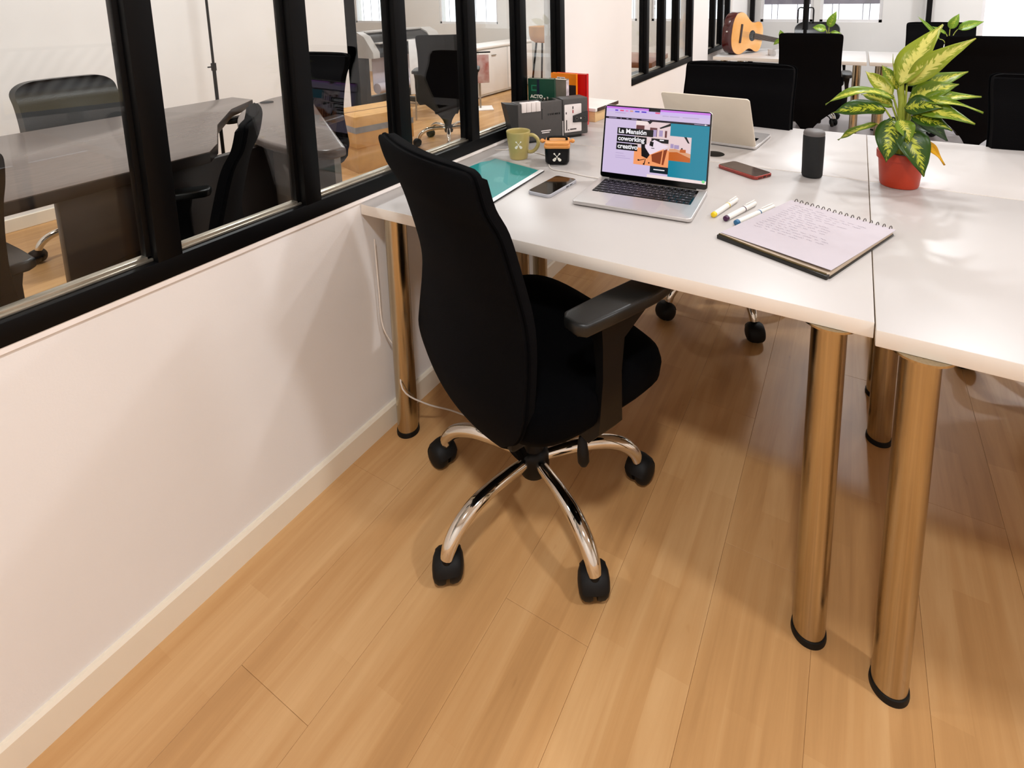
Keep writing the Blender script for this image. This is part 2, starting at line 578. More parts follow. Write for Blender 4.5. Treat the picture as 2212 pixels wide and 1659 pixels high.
for k, (x0, x1, z0, z1) in enumerate(OPEN):
    t = bpy.data.objects.new('window_%d' % (k + 4), None)
    COL.objects.link(t)
    struct(t)
    q = B()
    q.box(x0, x0 + 0.03, Y_B + 0.02, Y_B + 0.07, z0, z1)
    q.box(x1 - 0.03, x1, Y_B + 0.02, Y_B + 0.07, z0, z1)
    q.box(x0, x1, Y_B + 0.02, Y_B + 0.07, z0, z0 + 0.03)
    q.box(x0, x1, Y_B + 0.02, Y_B + 0.07, z1 - 0.03, z1)
    q.build('window_frame', M_wframe, t, smooth=0)
    q = B(); q.box(x0 + 0.03, x1 - 0.03, Y_B + 0.04, Y_B + 0.046, z0 + 0.03, z1 - 0.03); q.build('pane', M_glass_far, t, smooth=0)
    if x1 - x0 < 1.2 and x1 < 0:
        n = max(2, int((x1 - x0) / 0.16))
        for j in range(n):
            c = x0 + (j + 0.5) * (x1 - x0) / n
            q = B(); q.cyl((c, Y_B + 0.12, z0), (c, Y_B + 0.12, z1), 0.004, n=8); q.build('window_bar', M_bar, t)
    elif x1 - x0 < 1.2:
        n = max(2, int((x1 - x0) / 0.21))
        for j in range(n):
            c = x0 + (j + 0.5) * (x1 - x0) / n
            for dx in (-0.033, 0.033):
                q = B(); q.cyl((c + dx, Y_B + 0.12, z0), (c + dx, Y_B + 0.12, z1), 0.004, n=8); q.build('window_bar', M_bar, t)
        q = B(); q.box(x0, x1, Y_B + 0.10, Y_B + 0.115, z0 + 0.20, z0 + 0.26); q.build('blind_rail', M_bar, t, smooth=0)
# black steel posts standing in front of the facade
for k, (x0, x1, z0) in enumerate(((0.028, 0.078, 0.0), (1.755, 1.80, 0.0))):
    q = B(); q.box(x0, x1, 5.9, 5.96, z0, CEIL, 0.003); struct(q.build('trim_%d' % (k + 2), M_black, smooth=0))

# ------------------------------------------------------------------ desks
H = 0.707
TH = 0.029
LR = 0.0296
b = B(); b.cyl((0, 0, 0.008), (0, 0, H - TH - 0.002), LR, n=40); me_leg = b.mesh('leg', M_steel)
b = B(); b.lathe([(LR + 0.0025, 0.0), (LR + 0.003, 0.004), (LR + 0.002, 0.013), (LR - 0.004, 0.014)], 40); me_foot = b.mesh('foot_cap', M_rubber)
b = B(); b.lathe([(0.05, H - TH - 0.004), (0.05, H - TH)], 32); me_plate = b.mesh('mounting_plate', M_steel)
def desk(label, x0, x1, y0, y1, legs, group='white desks with steel tube legs', grommet=None, mid_leg=None):
    t = thing('desk', label, 'desk', (x0, y0, 0), 0, group)
    q = B(); q.box(0, x1 - x0, 0, y1 - y0, H - TH, H, 0.0015, 2)
    top = q.build('desk_top', M_desk, t)
    top.data.materials.append(M_deskedge_lit)
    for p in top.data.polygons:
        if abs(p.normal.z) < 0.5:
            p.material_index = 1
    for lx, ly in legs:
        l = inst('leg', me_leg, t, (lx - x0, ly - y0, 0))
        inst('foot_cap', me_foot, l)
        inst('mounting_plate', me_plate, l)
    if grommet:
        q = B(); q.lathe([(0.0, 0.0), (0.032, 0.0), (0.034, 0.001), (0.032, 0.002), (0.0, 0.002)][1:4], 28)
        g = q.build('cable_grommet', M_rubber, t)
        g.location = (grommet[0] - x0, grommet[1] - y0, H)
    return t
desk('white desk against the low partition wall, holding the open laptop', 0.002, 1.1993, 0.0, 0.7985, [(0.064, 0.061), (1.133, 0.040), (0.064, 0.705), (1.133, 0.735)])
desk('white desk nearest the camera, pushed slightly forward beside the notebook', 1.2012, 2.42, -0.022, 0.7985, [(1.268, 0.012), (1.268, 0.66), (2.35, 0.04), (2.35, 0.735)])
desk('white desk under the closed back of the second laptop', 0.002, 1.1993, 0.8015, 1.402, [(0.064, 0.845), (1.133, 0.865), (0.064, 1.34), (1.133, 1.34)], grommet=(0.741, 0.888))
desk('white desk carrying the potted plant, along the far side of the desk group', 1.2012, 2.42, 0.8015, 1.402, [(1.268, 0.865), (2.35, 0.865), (1.268, 1.34), (2.35, 1.34)])
desk('far white desk with the guitar lying on it', 0.05, 1.225, 3.95, 4.85, [(0.13, 4.03), (0.15, 4.72), (1.16, 4.03), (1.16, 4.75)])
desk('far white desk behind the plant, in front of the bright window', 1.245, 2.60, 3.95, 4.85, [(1.335, 4.03), (1.335, 4.75), (2.5, 4.03), (2.5, 4.75)])

# ------------------------------------------------------------------ office chairs
SEC = [(0.957, -0.262, 0.180, 0.022), (0.951, -0.262, 0.200, 0.023), (0.935, -0.260, 0.207, 0.024), (0.885, -0.246, 0.207, 0.026), (0.83, -0.218, 0.206, 0.028),
       (0.74, -0.192, 0.206, 0.030), (0.65, -0.172, 0.210, 0.030), (0.58, -0.171, 0.217, 0.030), (0.50, -0.180, 0.222, 0.030), (0.45, -0.186, 0.219, 0.030),
       (0.40, -0.184, 0.192, 0.026), (0.36, -0.178, 0.148, 0.020), (0.31, -0.155, 0.098, 0.012), (0.26, -0.118, 0.062, 0.006), (0.22, -0.085, 0.040, 0.003), (0.19, -0.068, 0.030, 0.002), (0.168, -0.060, 0.024, 0.002)]
SECS = catmull(SEC, 4)
NU = 14
rings = []
piping_l, piping_r = [], []
for z, fe, hw, wr in SECS:
    t = 0.046 if z > 0.36 else 0.030 + 0.016 * max(0, (z - 0.2) / 0.16)
    if z > 0.945:
        t *= 0.75
    ring = []
    for k in range(NU + 1):
        u = -1 + 2 * k / NU
        ring.append((hw * u, fe - wr * (1 - u * u), z))
    for k in range(NU, -1, -1):
        u = -1 + 2 * k / NU
        ring.append((hw * u * 0.965, fe - wr * (1 - u * u) + t * (1 - 0.25 * u ** 4), z))
    rings.append(ring)
    piping_l.append((-hw, fe + 0.010, z))
    piping_r.append((hw, fe + 0.010, z))
b = B(); b.loft(rings); me_back = b.mesh('backrest', M_fabric, 50)
top = [(x * 0.985, y + 0.010, z + 0.001) for x, y, z in rings[0][1:NU]]
path = list(reversed(piping_l[2:])) + top + piping_r[2:]
b = B(); b.tube(path, 0.0035, 6); me_pipe = b.mesh('back_piping', M_fabric2)
b = B()
seat_rings = []
for z, hx, hy in ((0.366, 0.20, 0.18), (0.380, 0.238, 0.206), (0.405, 0.256, 0.218), (0.44, 0.260, 0.222), (0.462, 0.254, 0.216), (0.473, 0.236, 0.200), (0.477, 0.18, 0.16)):
    ring = []
    for k in range(40):
        a = 2 * PI * k / 40
        c, s_ = math.cos(a), math.sin(a)
        e = 0.5
        x = hx * math.copysign(abs(c) ** e, c)
        y = hy * math.copysign(abs(s_) ** e, s_)
        ring.append((x, y + 0.025, z - 0.022 * max(0, y / 0.2) ** 3))
    seat_rings.append(ring)
b.loft(seat_rings); me_seat = b.mesh('seat', M_fabric2, 60)
b = B(); b.box(-0.10, 0.10, -0.13, 0.12, 0.275, 0.376, 0.012); me_mech = b.mesh('seat_mechanism', M_plastic)
def arm_mesh(s):
    q = B()
    q.loft([[(s * (0.08), -0.03, 0.352), (s * 0.08, 0.05, 0.352), (s * 0.08, 0.05, 0.37), (s * 0.08, -0.03, 0.37)],
            [(s * 0.235, -0.03, 0.345), (s * 0.235, 0.045, 0.345), (s * 0.225, 0.045, 0.368), (s * 0.225, -0.03, 0.368)],
            [(s * 0.262, -0.026, 0.38), (s * 0.262, 0.04, 0.38), (s * 0.246, 0.04, 0.39), (s * 0.246, -0.026, 0.39)],
            [(s * 0.268, -0.02, 0.50), (s * 0.268, 0.032, 0.50), (s * 0.248, 0.032, 0.50), (s * 0.248, -0.02, 0.50)],
            [(s * 0.268, -0.02, 0.57), (s * 0.268, 0.04, 0.57), (s * 0.240, 0.04, 0.57), (s * 0.240, -0.02, 0.57)],
            [(s * 0.275, -0.03, 0.628), (s * 0.275, 0.115, 0.628), (s * 0.230, 0.115, 0.628), (s * 0.230, -0.03, 0.628)]])
    return q.mesh('armrest', M_plastic, 45)
def pad_mesh(s):
    q = B()
    poly = [(0.218, -0.075), (0.232, -0.088), (0.268, -0.088), (0.284, -0.075), (0.288, 0.03), (0.288, 0.12), (0.280, 0.165), (0.262, 0.185), (0.240, 0.185), (0.222, 0.165), (0.214, 0.12), (0.214, 0.03)]
    q.prism([(s * x, y) for x, y in (poly if s > 0 else reversed(poly))], 0.622, 0.650, 0.007, seg=3)
    return q.mesh('arm_pad', M_armpad, 60)
me_arm = {s: arm_mesh(s) for s in (1, -1)}
me_pad = {s: pad_mesh(s) for s in (1, -1)}
b = B(); b.cyl((0, 0, 0.15), (0, 0, 0.28), 0.0145, n=24); me_lift = b.mesh('gas_lift', M_chrome)
b = B(); b.lathe([(0.020, 0.088), (0.033, 0.092), (0.038, 0.108), (0.037, 0.142), (0.032, 0.154), (0.026, 0.158), (0.024, 0.20), (0.018, 0.205)], 28); me_hub = b.mesh('base_hub', M_plastic)
pth = catmull([(0.030, 0, 0.130), (0.08, 0, 0.137), (0.14, 0, 0.140), (0.19, 0, 0.135), (0.232, 0, 0.118), (0.258, 0, 0.092), (0.268, 0, 0.068)], 4)
b = B(); b.tube(pth, [0.0135 + 0.004 * math.sin(PI * min(1, i / len(pth) * 0.9)) for i in range(len(pth))], 16); me_arm5 = b.mesh('leg', M_chrome, 60)
b = B()
for s in (-1, 1):
    wheel = [(s * 0.004, 0.027), (s * 0.010, 0.0285), (s * 0.018, 0.0275), (s * 0.024, 0.0235), (s * 0.0275, 0.016), (s * 0.029, 0.006)]
    b.loft([[(x, 0.012 + r * math.cos(2 * PI * k / 24), 0.0285 + r * math.sin(2 * PI * k / 24)) for k in range(24)] for x, r in wheel])
hood = []
for a in range(-40, 185, 15):
    t = R(a)
    c_, s_ = math.cos(t), math.sin(t)
    hood.append([(x, 0.012 + r * c_, 0.0285 + r * s_) for x, r in ((-0.0235, 0.0262), (-0.017, 0.0305), (0.0, 0.0325), (0.017, 0.0305), (0.0235, 0.0262), (0.016, 0.022), (-0.016, 0.022))])
b.loft(hood)
b.cyl((0, 0, 0.03), (0, 0, 0.070), 0.0105, n=16)
me_caster = b.mesh('caster', M_rubber)
b = B()
b.tube([(0.06, 0.03, 0.325), (0.11, 0.025, 0.322), (0.150, 0.018, 0.305), (0.165, 0.014, 0.285)], 0.0045, 8)
b.tube([(0.164, 0.014, 0.290), (0.167, 0.013, 0.28), (0.172, 0.010, 0.258), (0.176, 0.008, 0.238), (0.177, 0.007, 0.230)], [0.006, 0.010, 0.013, 0.013, 0.008], 12)
me_lever = b.mesh('tilt_lever', M_plastic)

def office_chair(label, x, y, face, base, sx=1.0, sz=1.0, back=None, casters=None, group='black office chairs', arms=True, piping=True):
    """face: compass angle (deg, from +X) the sitter looks along; base: angle of the first leg"""
    t = thing('office_chair', label, 'chair', (x, y, 0), R(face - 90), group)
    bk = inst('backrest', back or me_back, t, scale=(sx, 1, sz))
    if piping:
        inst('back_piping', me_pipe, bk)
    inst('seat', me_seat, t, scale=(1, 1, sz))
    inst('seat_mechanism', me_mech, t, scale=(1, 1, sz))
    if arms:
        for s in ((1, -1) if arms is True else arms):
            a = inst('armrest', me_arm[s], t, scale=(1, 1, sz))
            inst('arm_pad', me_pad[s], a)
    inst('gas_lift', me_lift, t)
    inst('base_hub', me_hub, t)
    inst('tilt_lever', me_lever, t, scale=(1, 1, sz))
    for k in range(5):
        ang = R(base + 72 * k - (face - 90))
        l = inst('leg', me_arm5, t, rot=(0, 0, ang))
        ca = casters[k] if casters else 200 + 67 * k
        inst('caster', me_caster, l, (0.268, 0, 0), (0, 0, R(ca) - ang), (1.16, 1.16, 1.16))
    return t

office_chair('black high-backed office chair with chrome base in the foreground', 0.510, 0.034, 67, -104, casters=[60, 55, 10, 75, 100])
office_chair('black office chair tucked in behind the second laptop', 0.715, 1.20, 270, -52, sx=1.08, casters=[30, 110, 200, 280, 330])
office_chair('black office chair at the edge of the desk carrying the potted plant', 1.79, 1.215, 270, -162, sx=1.08)
office_chair('black office chair with armrest drawn up to the far desk near the guitar', 0.845, 3.66, 92, 20, sx=1.0)
office_chair('black office chair pulled up to the far desk behind the potted plant', 1.87, 3.66, 90, 35, sx=1.05)
b = B()
# leather chair with rounded shoulders
lr = []
for z, fe, hw, wr in SECS:
    t = 0.05
    k0 = max(0.0, (z - 0.875) / 0.075)
    h2 = hw * (1.0 if k0 <= 0 else math.sqrt(max(0.03, 1 - 0.42 * k0 ** 2.4)))
    ring = [(h2 * (-1 + 2 * k / NU), fe - wr * (1 - (-1 + 2 * k / NU) ** 2), z) for k in range(NU + 1)]
    ring += [(h2 * (1 - 2 * k / NU) * 0.97, fe - wr * (1 - (1 - 2 * k / NU) ** 2) + t, z) for k in range(NU + 1)]
    lr.append(ring)
b.loft(lr); me_back_round = b.mesh('backrest', M_leather, 50)
office_chair('black leather chair with glossy rounded back beyond the far desk', 0.80, 4.95, 272, -40, sx=1.0, back=me_back_round, piping=False)
office_chair('black chair with square back beyond the far desk, by the grey wall', 1.80, 4.95, 268, -30, sx=1.25)
# meeting room chairs
office_chair('black chair with rounded back behind the dark meeting table', -2.22, 0.28, 0, -106, sx=1.06, sz=0.915, back=me_back_round, group='chairs in the glazed room', piping=False)
office_chair('black chair with grey armrest close behind the partition glass', -0.64, -0.175, 233, 10, sx=1.0, sz=0.95, group='chairs in the glazed room', arms=(1,))
office_chair('dark chair cut off by the picture edge behind the glass', -0.64, -0.785, 180, 30, sx=1.0, group='chairs in the glazed room')
office_chair('black chair with curved high back at the rounded grey table', -1.47, 0.873, -81, 0, sx=0.95, group='chairs in the glazed room')
office_chair('black chair with wavy back and silver base near the plotter', -1.94, 2.735, 124, -51, sx=1.0, group='chairs in the glazed room', arms=True)

# ------------------------------------------------------------------ the open laptop
DESK = H
def laptop_base(t, with_keys=True, silver=None):
    silver = silver or M_alum
    q = B(); q.prism(rrect(0, 0.3126, 0, 0.2212, 0.012, 6), 0.003, 0.0125, 0.0022, seg=3); q.build('base', silver, t, 50)
    q = B()
    for x in (0.03, 0.28):
        for y in (0.03, 0.19):
            q.cyl((x, y, 0), (x, y, 0.0035), 0.009, n=14)
    q.build('rubber_feet', M_rubber, t)
    kb = B(); kb.prism(rrect(0.021, 0.2916, 0.092, 0.203, 0.003, 3), 0.0122, 0.0128)
    k = kb.build('keyboard', M_bezel, t, smooth=0)
    tp = B(); tp.prism(rrect(0.0915, 0.2211, 0.006, 0.085, 0.004, 4), 0.0122, 0.0127); tp.build('trackpad', M_track, t, smooth=0)
    if with_keys:
        rows = [(0.1855, 0.0155, [1.35] + [1] * 12 + [1.15]), (0.167, 0.0165, [1] * 13 + [1.5]), (0.1485, 0.0165, [1.5] + [1] * 13), (0.130, 0.0165, [1.8] + [1] * 11 + [1.7]),
                (0.1115, 0.0165, [2.3] + [1] * 10 + [2.2]), (0.0945, 0.0150, [1, 1, 1, 1.25, 5.2, 1.25, 1, 1, 1, 0.8])]
        cache = {}
        for y, h, ws in rows:
            tot = sum(ws)
            x = 0.0235
            unit = (0.2891 - 0.0235) / tot
            for w in ws:
                ww = round(w * unit - 0.0028, 5)
                key = (ww, h)
                if key not in cache:
                    q = B(); q.box(0, ww, 0, h - 0.0022, 0, 0.0012, 0.0004, 1)
                    q.mi = 1
                    q.face([(ww * 0.40, h * 0.36, 0.00125), (ww * 0.60, h * 0.36, 0.00125), (ww * 0.60, h * 0.52, 0.00125), (ww * 0.40, h * 0.52, 0.00125)])
                    cache[key] = q.mesh('key', [M_key, M_legend], 30)
                inst('key', cache[key], k, (x, y, 0.0128))
                x += w * unit
M_legend = mat('key_legend', (150, 146, 160), 0.6)

SK = 1.9
UI = {}
def ui(name, col):
    UI[name] = emit_mat('screen_' + name, col, SK)
    return UI[name]
ui_cols = dict(lilac=(212, 194, 228), violet=(206, 120, 232), tab=(208, 186, 240), nav=(24, 8, 30), teal=(12, 132, 158), pink=(232, 206, 208), cream=(246, 226, 224), black=(6, 4, 8), white=(252, 248, 252),
               orange=(250, 160, 104), brown=(140, 62, 30), desk=(240, 222, 236), maroon=(104, 58, 60), rust=(196, 96, 30), navy=(6, 26, 38), green=(120, 226, 140), red=(232, 84, 120), indigo=(92, 64, 196),
               gold=(222, 160, 120), blue=(70, 90, 200), grey=(170, 150, 190), rose=(236, 140, 190), dim=(186, 168, 206))
ui_names = list(ui_cols)
for n in ui_names:
    ui(n, ui_cols[n])

lap = thing('laptop', 'open silver laptop showing a web page, on the nearest desk by the wall', 'laptop', (0.5127, 0.2473, DESK), 0.051)
laptop_base(lap)
TILT = R(12.5)
LW, LH = 0.3126, 0.216
# lid frame: origin at hinge, x to the right, v up the lid; M maps (u, v, w) to laptop space, w towards the viewer
LM = Matrix.Translation((0, 0.2125, 0.0125)) @ Matrix.Rotation(-TILT, 4, 'X') @ Matrix(((1, 0, 0, 0), (0, 0, -1, 0), (0, 1, 0, 0), (0, 0, 0, 1)))
q = B(); q.prism(rrect(0, LW, 0.0, LH, 0.010, 6), -0.005, -0.0002, 0.0012, M=LM); q.build('lid', M_alum, lap, 50)
q = B(); q.prism(rrect(0.0012, LW - 0.0012, 0.002, LH - 0.0012, 0.009, 6), -0.0003, 0.0003, M=LM)
q.build('bezel', M_bezel, lap, smooth=0)
q = B(); q.cyl((0.03, 0.2125, 0.0105), (LW - 0.03, 0.2125, 0.0105), 0.0045, n=12); q.build('hinge', M_bezel, lap)
SX0, SX1, SY0, SY1 = 0.0055, LW - 0.0055, 0.0165, LH - 0.0045
q = B()
def uiq(n, pts, layer):
    q.mi = ui_names.index(n)
    q.face([LM @ Vector((SX0 + u * (SX1 - SX0), SY0 + v * (SY1 - SY0), 0.0004 + 0.00012 * layer)) for u, v in pts])
def uir(n, u0, u1, v0, v1, layer=1):
    uiq(n, [(u0, v0), (u1, v0), (u1, v1), (u0, v1)], layer)
def uitext(n, s, u, v, size, layer, off=0.0):
    q.mi = ui_names.index(n)
    q.text(s, size, LM @ Matrix.Translation((SX0 + u * (SX1 - SX0), SY0 + v * (SY1 - SY0), 0.0004 + 0.00012 * layer)), offset=off)
uir('lilac', 0, 1, 0, 1, 0)
uir('violet', 0, 1, 0.972, 1, 1)
uir('tab', 0, 1, 0.925, 0.972, 1)
for u, w, c in ((0.09, 0.03, 'indigo'), (0.14, 0.038, 'red'), (0.195, 0.028, 'rose'), (0.24, 0.032, 'gold'), (0.29, 0.045, 'blue'), (0.355, 0.048, 'indigo'), (0.49, 0.045, 'red')):
    uir(c, u, u + w, 0.937, 0.957, 2)
for u, w in ((0.09, 0.11), (0.56, 0.06), (0.63, 0.09), (0.75, 0.15)):
    uir('dim', u, u + w, 0.905, 0.917, 2)
uir('black', 0.425, 0.538, 0.962, 1.0, 3)
uir('nav', 0, 1, 0.815, 0.845, 1)
for u, w in ((0.03, 0.08), (0.15, 0.01), (0.21, 0.02), (0.26, 0.055), (0.36, 0.08), (0.86, 0.12)):
    uir('dim', u, u + w, 0.826, 0.834, 2)
uir('white', 0.955, 0.968, 0.822, 0.838, 3)
uir('teal', 0.645, 1, 0.045, 0.815, 1)
uir('cream', 0.45, 1, 0.0, 0.045, 1)
# large picture: an office with a white desk and a black chair
uir('pink', 0.31, 0.645, 0.17, 0.815, 2)
uir('orange', 0.31, 0.645, 0.17, 0.42, 3)
uiq('cream', [(0.31, 0.815), (0.42, 0.815), (0.43, 0.76), (0.31, 0.74)], 3)
uiq('black', [(0.42, 0.815), (0.47, 0.815), (0.445, 0.775)], 4)
uiq('black', [(0.54, 0.735), (0.645, 0.815), (0.645, 0.775), (0.55, 0.72)], 4)
uir('maroon', 0.315, 0.395, 0.66, 0.75, 4)
uir('maroon', 0.45, 0.52, 0.60, 0.73, 4)
uir('grey', 0.48, 0.515, 0.60, 0.70, 5)
uir('grey', 0.54, 0.575, 0.61, 0.70, 4)
uir('maroon', 0.595, 0.615, 0.60, 0.70, 4)
uir('black', 0.47, 0.635, 0.515, 0.575, 4)
uir('white', 0.55, 0.59, 0.55, 0.565, 5)
uiq('desk', [(0.405, 0.45), (0.50, 0.555), (0.64, 0.475), (0.465, 0.33)], 5)
uiq('black', [(0.455, 0.465), (0.46, 0.53), (0.495, 0.52), (0.49, 0.45)], 6)
uir('black', 0.475, 0.505, 0.425, 0.435, 6)
uiq('black', [(0.375, 0.47), (0.41, 0.50), (0.415, 0.43), (0.465, 0.33), (0.44, 0.27), (0.385, 0.30)], 6)
uiq('brown', [(0.48, 0.335), (0.63, 0.44), (0.60, 0.20), (0.49, 0.235)], 4)
uiq('orange', [(0.465, 0.335), (0.48, 0.34), (0.475, 0.18), (0.465, 0.18)], 6)
uiq('orange', [(0.585, 0.43), (0.595, 0.435), (0.582, 0.19), (0.57, 0.19)], 5)
for u, v in ((0.35, 0.225), (0.405, 0.175), (0.455, 0.20)):
    uir('black', u, u + 0.016, v, v + 0.022, 6)
uiq('black', [(0.355, 0.235), (0.42, 0.265), (0.42, 0.255), (0.36, 0.225)], 6)
uiq('black', [(0.41, 0.19), (0.425, 0.265), (0.43, 0.265), (0.42, 0.185)], 6)
# small picture: an attic room
uir('pink', 0.645, 0.845, 0.28, 0.635, 2)
uiq('rust', [(0.645, 0.28), (0.845, 0.28), (0.845, 0.39), (0.70, 0.44), (0.645, 0.42)], 3)
uiq('gold', [(0.645, 0.40), (0.72, 0.41), (0.845, 0.34), (0.845, 0.40), (0.70, 0.455), (0.645, 0.445)], 4)
uiq('black', [(0.775, 0.635), (0.80, 0.635), (0.83, 0.55), (0.815, 0.55)], 3)
uir('grey', 0.655, 0.685, 0.46, 0.52, 3)
uir('grey', 0.69, 0.735, 0.455, 0.51, 3)
uir('rust', 0.745, 0.80, 0.41, 0.455, 5)
uir('black', 0.755, 0.77, 0.455, 0.475, 5)
# heading
uir('black', 0.128, 0.485, 0.590, 0.692, 7)
uir('black', 0.128, 0.425, 0.475, 0.578, 7)
uir('black', 0.128, 0.340, 0.360, 0.462, 7)
uitext('white', 'La Mansión', 0.140, 0.613, 0.0186, 8, 0.0005)
uitext('white', 'coworking', 0.140, 0.502, 0.0186, 8, 0.0005)
uitext('white', 'creativo', 0.140, 0.385, 0.0186, 8, 0.0005)
for v, w in ((0.305, 0.08), (0.265, 0.10), (0.235, 0.15)):
    uir('dim', 0.125, 0.125 + w, v, v + 0.008, 2)
uir('navy', 0.475, 0.648, 0.075, 0.172, 4)
uir('white', 0.51, 0.615, 0.118, 0.132, 5)
q.mi = ui_names.index('green')
cc = [(0.975 + 0.014 * math.cos(2 * PI * k / 16), 0.035 + 0.022 * math.sin(2 * PI * k / 16)) for k in range(16)]
uiq('green', cc, 5)
q.build('screen', [UI[n] for n in ui_names], lap, smooth=0)

# the second laptop, seen from behind
lap2 = thing('laptop', 'open silver laptop turned away, its pale lid facing the first laptop', 'laptop', (0.860, 1.000, DESK), PI - R(6))
laptop_base_M = None
# hinge sits at the origin here: shift the base so that its rear edge lies at y = 0
t2 = lap2
q = B(); q.prism(rrect(0, 0.3126, -0.2125, 0.0087, 0.012, 6), 0.003, 0.0125, 0.0022, seg=3); q.build('base', M_alum, t2, 50)
q = B(); q.prism(rrect(0.021, 0.2916, -0.12, -0.010, 0.003, 3), 0.0122, 0.0129); q.build('keyboard', M_bezel, t2, smooth=0)
q = B(); q.prism(rrect(0.0915, 0.2211, -0.2065, -0.128, 0.004, 4), 0.0122, 0.0127); q.build('trackpad', M_track, t2, smooth=0)
TILT2 = R(30)
LM2 = Matrix.Translation((0, 0.0, 0.0125)) @ Matrix.Rotation(-TILT2, 4, 'X') @ Matrix(((1, 0, 0, 0), (0, 0, -1, 0), (0, 1, 0, 0), (0, 0, 0, 1)))
q = B(); q.prism(rrect(0, LW, 0.0, LH, 0.012, 6), -0.005, 0.0, 0.0012, M=LM2); q.build('lid', M_alum2, t2, 50)
q = B(); q.prism(rrect(0.0015, LW - 0.0015, 0.003, LH - 0.0015, 0.01, 6), -0.0001, 0.0004, M=LM2); q.build('screen', M_bezel, t2, smooth=0)

# ------------------------------------------------------------------ small things on the near desks
Z = DESK
# phone with clear case beside the folder
M_caseclear = mat('clear_phone_case', (176, 176, 182), 0.15, var=0.05, scale=40, coat=0.5)
M_phoneglass = mat('phone_glass', (22, 17, 12), 0.06, var=0.2, scale=6)
ph = thing('smartphone', 'black smartphone in a clear case between the teal folder and the laptop', 'phone', (0.407, 0.342, Z), R(-3.5))
q = B(); q.prism(rrect(-0.037, 0.037, -0.0785, 0.0785, 0.012, 6), 0.0, 0.0098, 0.002, seg=3); q.build('case', M_caseclear, ph, 50)
q = B(); q.prism(rrect(-0.0345, 0.0345, -0.076, 0.076, 0.010, 6), 0.0096, 0.0103); q.build('display', M_phoneglass, ph, smooth=0)
q = B(); q.box(0.0365, 0.0382, 0.012, 0.026, 0.004, 0.0062, 0.0004); q.box(0.0365, 0.0382, 0.032, 0.046, 0.004, 0.0062, 0.0004); q.build('side_buttons', M_bezel, ph)
# phone in a red case
M_redcase = mat('red_phone_case', (140, 48, 38), 0.3, var=0.12, scale=30)
M_brownglass = mat('brown_phone_glass', (74, 60, 54), 0.14, var=0.1, scale=8)
ph = thing('smartphone', 'smartphone in a red case lying face up right of the laptop', 'phone', (0.866, 0.733, Z), R(-31.5))
q = B(); q.prism(rrect(-0.0755, 0.0755, -0.039, 0.039, 0.014, 6), 0.0, 0.0105, 0.0028, seg=3); q.build('case', M_redcase, ph, 50)
q = B(); q.prism(rrect(-0.072, 0.072, -0.0355, 0.0355, 0.011, 6), 0.0104, 0.011); q.build('display', M_brownglass, ph, smooth=0)
q = B(); q.box(0.0745, 0.0762, -0.006, 0.006, 0.003, 0.007, 0.0006)
for s in (-1, 1):
    q.box(0.0745, 0.0760, s * 0.019 - 0.008, s * 0.019 + 0.008, 0.0035, 0.0058, 0.0004)
q.build('charging_port', M_bezel, ph)

# teal folder
M_teal = mat('teal_card', (12, 142, 140), 0.45, var=0.04, scale=10)
M_clear = glass_mat('clear_plastic', 0.25, (0.96, 0.97, 0.97))
M_spine = mat('white_slide_binder', (242, 242, 242), 0.3)
fo = thing('presentation_folder', 'teal presentation folder with clear cover and white slide binder behind the foreground chair', 'folder', (0.306, 0.311, Z), R(2.2))
# local: x to the right (binder at x = 0), y along the binder
q = B(); q.prism([(-0.232, -0.140), (-0.004, -0.150), (-0.002, 0.148), (-0.205, 0.205), (-0.208, 0.175), (-0.226, 0.150), (-0.232, 0.10)], 0.0006, 0.0026); q.build('card_back', M_teal, fo, smooth=0)
q = B(); q.prism([(-0.240, -0.142), (0.0, -0.152), (0.002, 0.152), (-0.200, 0.214), (-0.228, 0.206), (-0.240, 0.160)], 0.0030, 0.0036); q.build('clear_cover', M_clear, fo, smooth=0)
q = B(); q.prism(rrect(-0.006, 0.010, -0.156, 0.152, 0.003, 3), 0.0, 0.0056, 0.0012); bn = q.build('slide_binder', M_spine, fo)
q = B(); q.prism(rrect(0.0085, 0.0115, -0.150, 0.150, 0.001, 2), 0.0, 0.0046, 0.0006); q.build('binder_edge', M_bezel, bn)

# crossed guitars emblem: neck, head and body of each, flat print laid on a surface by the mapping function f(x, y)
def emblem(q, f, s):
    for m in (-1, 1):
        def P2(a, w):
            d = Vector((m * 0.62, -0.78))
            n = Vector((-d.y, d.x))
            p = d * a + n * w
            return f(p.x * s, p.y * s)
        for strip in ([(-0.95, -0.13), (-0.95, 0.13), (-0.62, 0.15), (-0.62, -0.15)], [(-0.62, -0.05), (-0.62, 0.05), (0.45, 0.055), (0.45, -0.055)]):
            q.face([P2(a, w) for a, w in strip])
        for c, r in ((0.55, 0.24), (0.86, 0.30)):
            q.face([P2(c + r * math.cos(2 * PI * k / 14), r * math.sin(2 * PI * k / 14)) for k in range(14)])
M_print = mat('white_print', (244, 240, 226), 0.5)

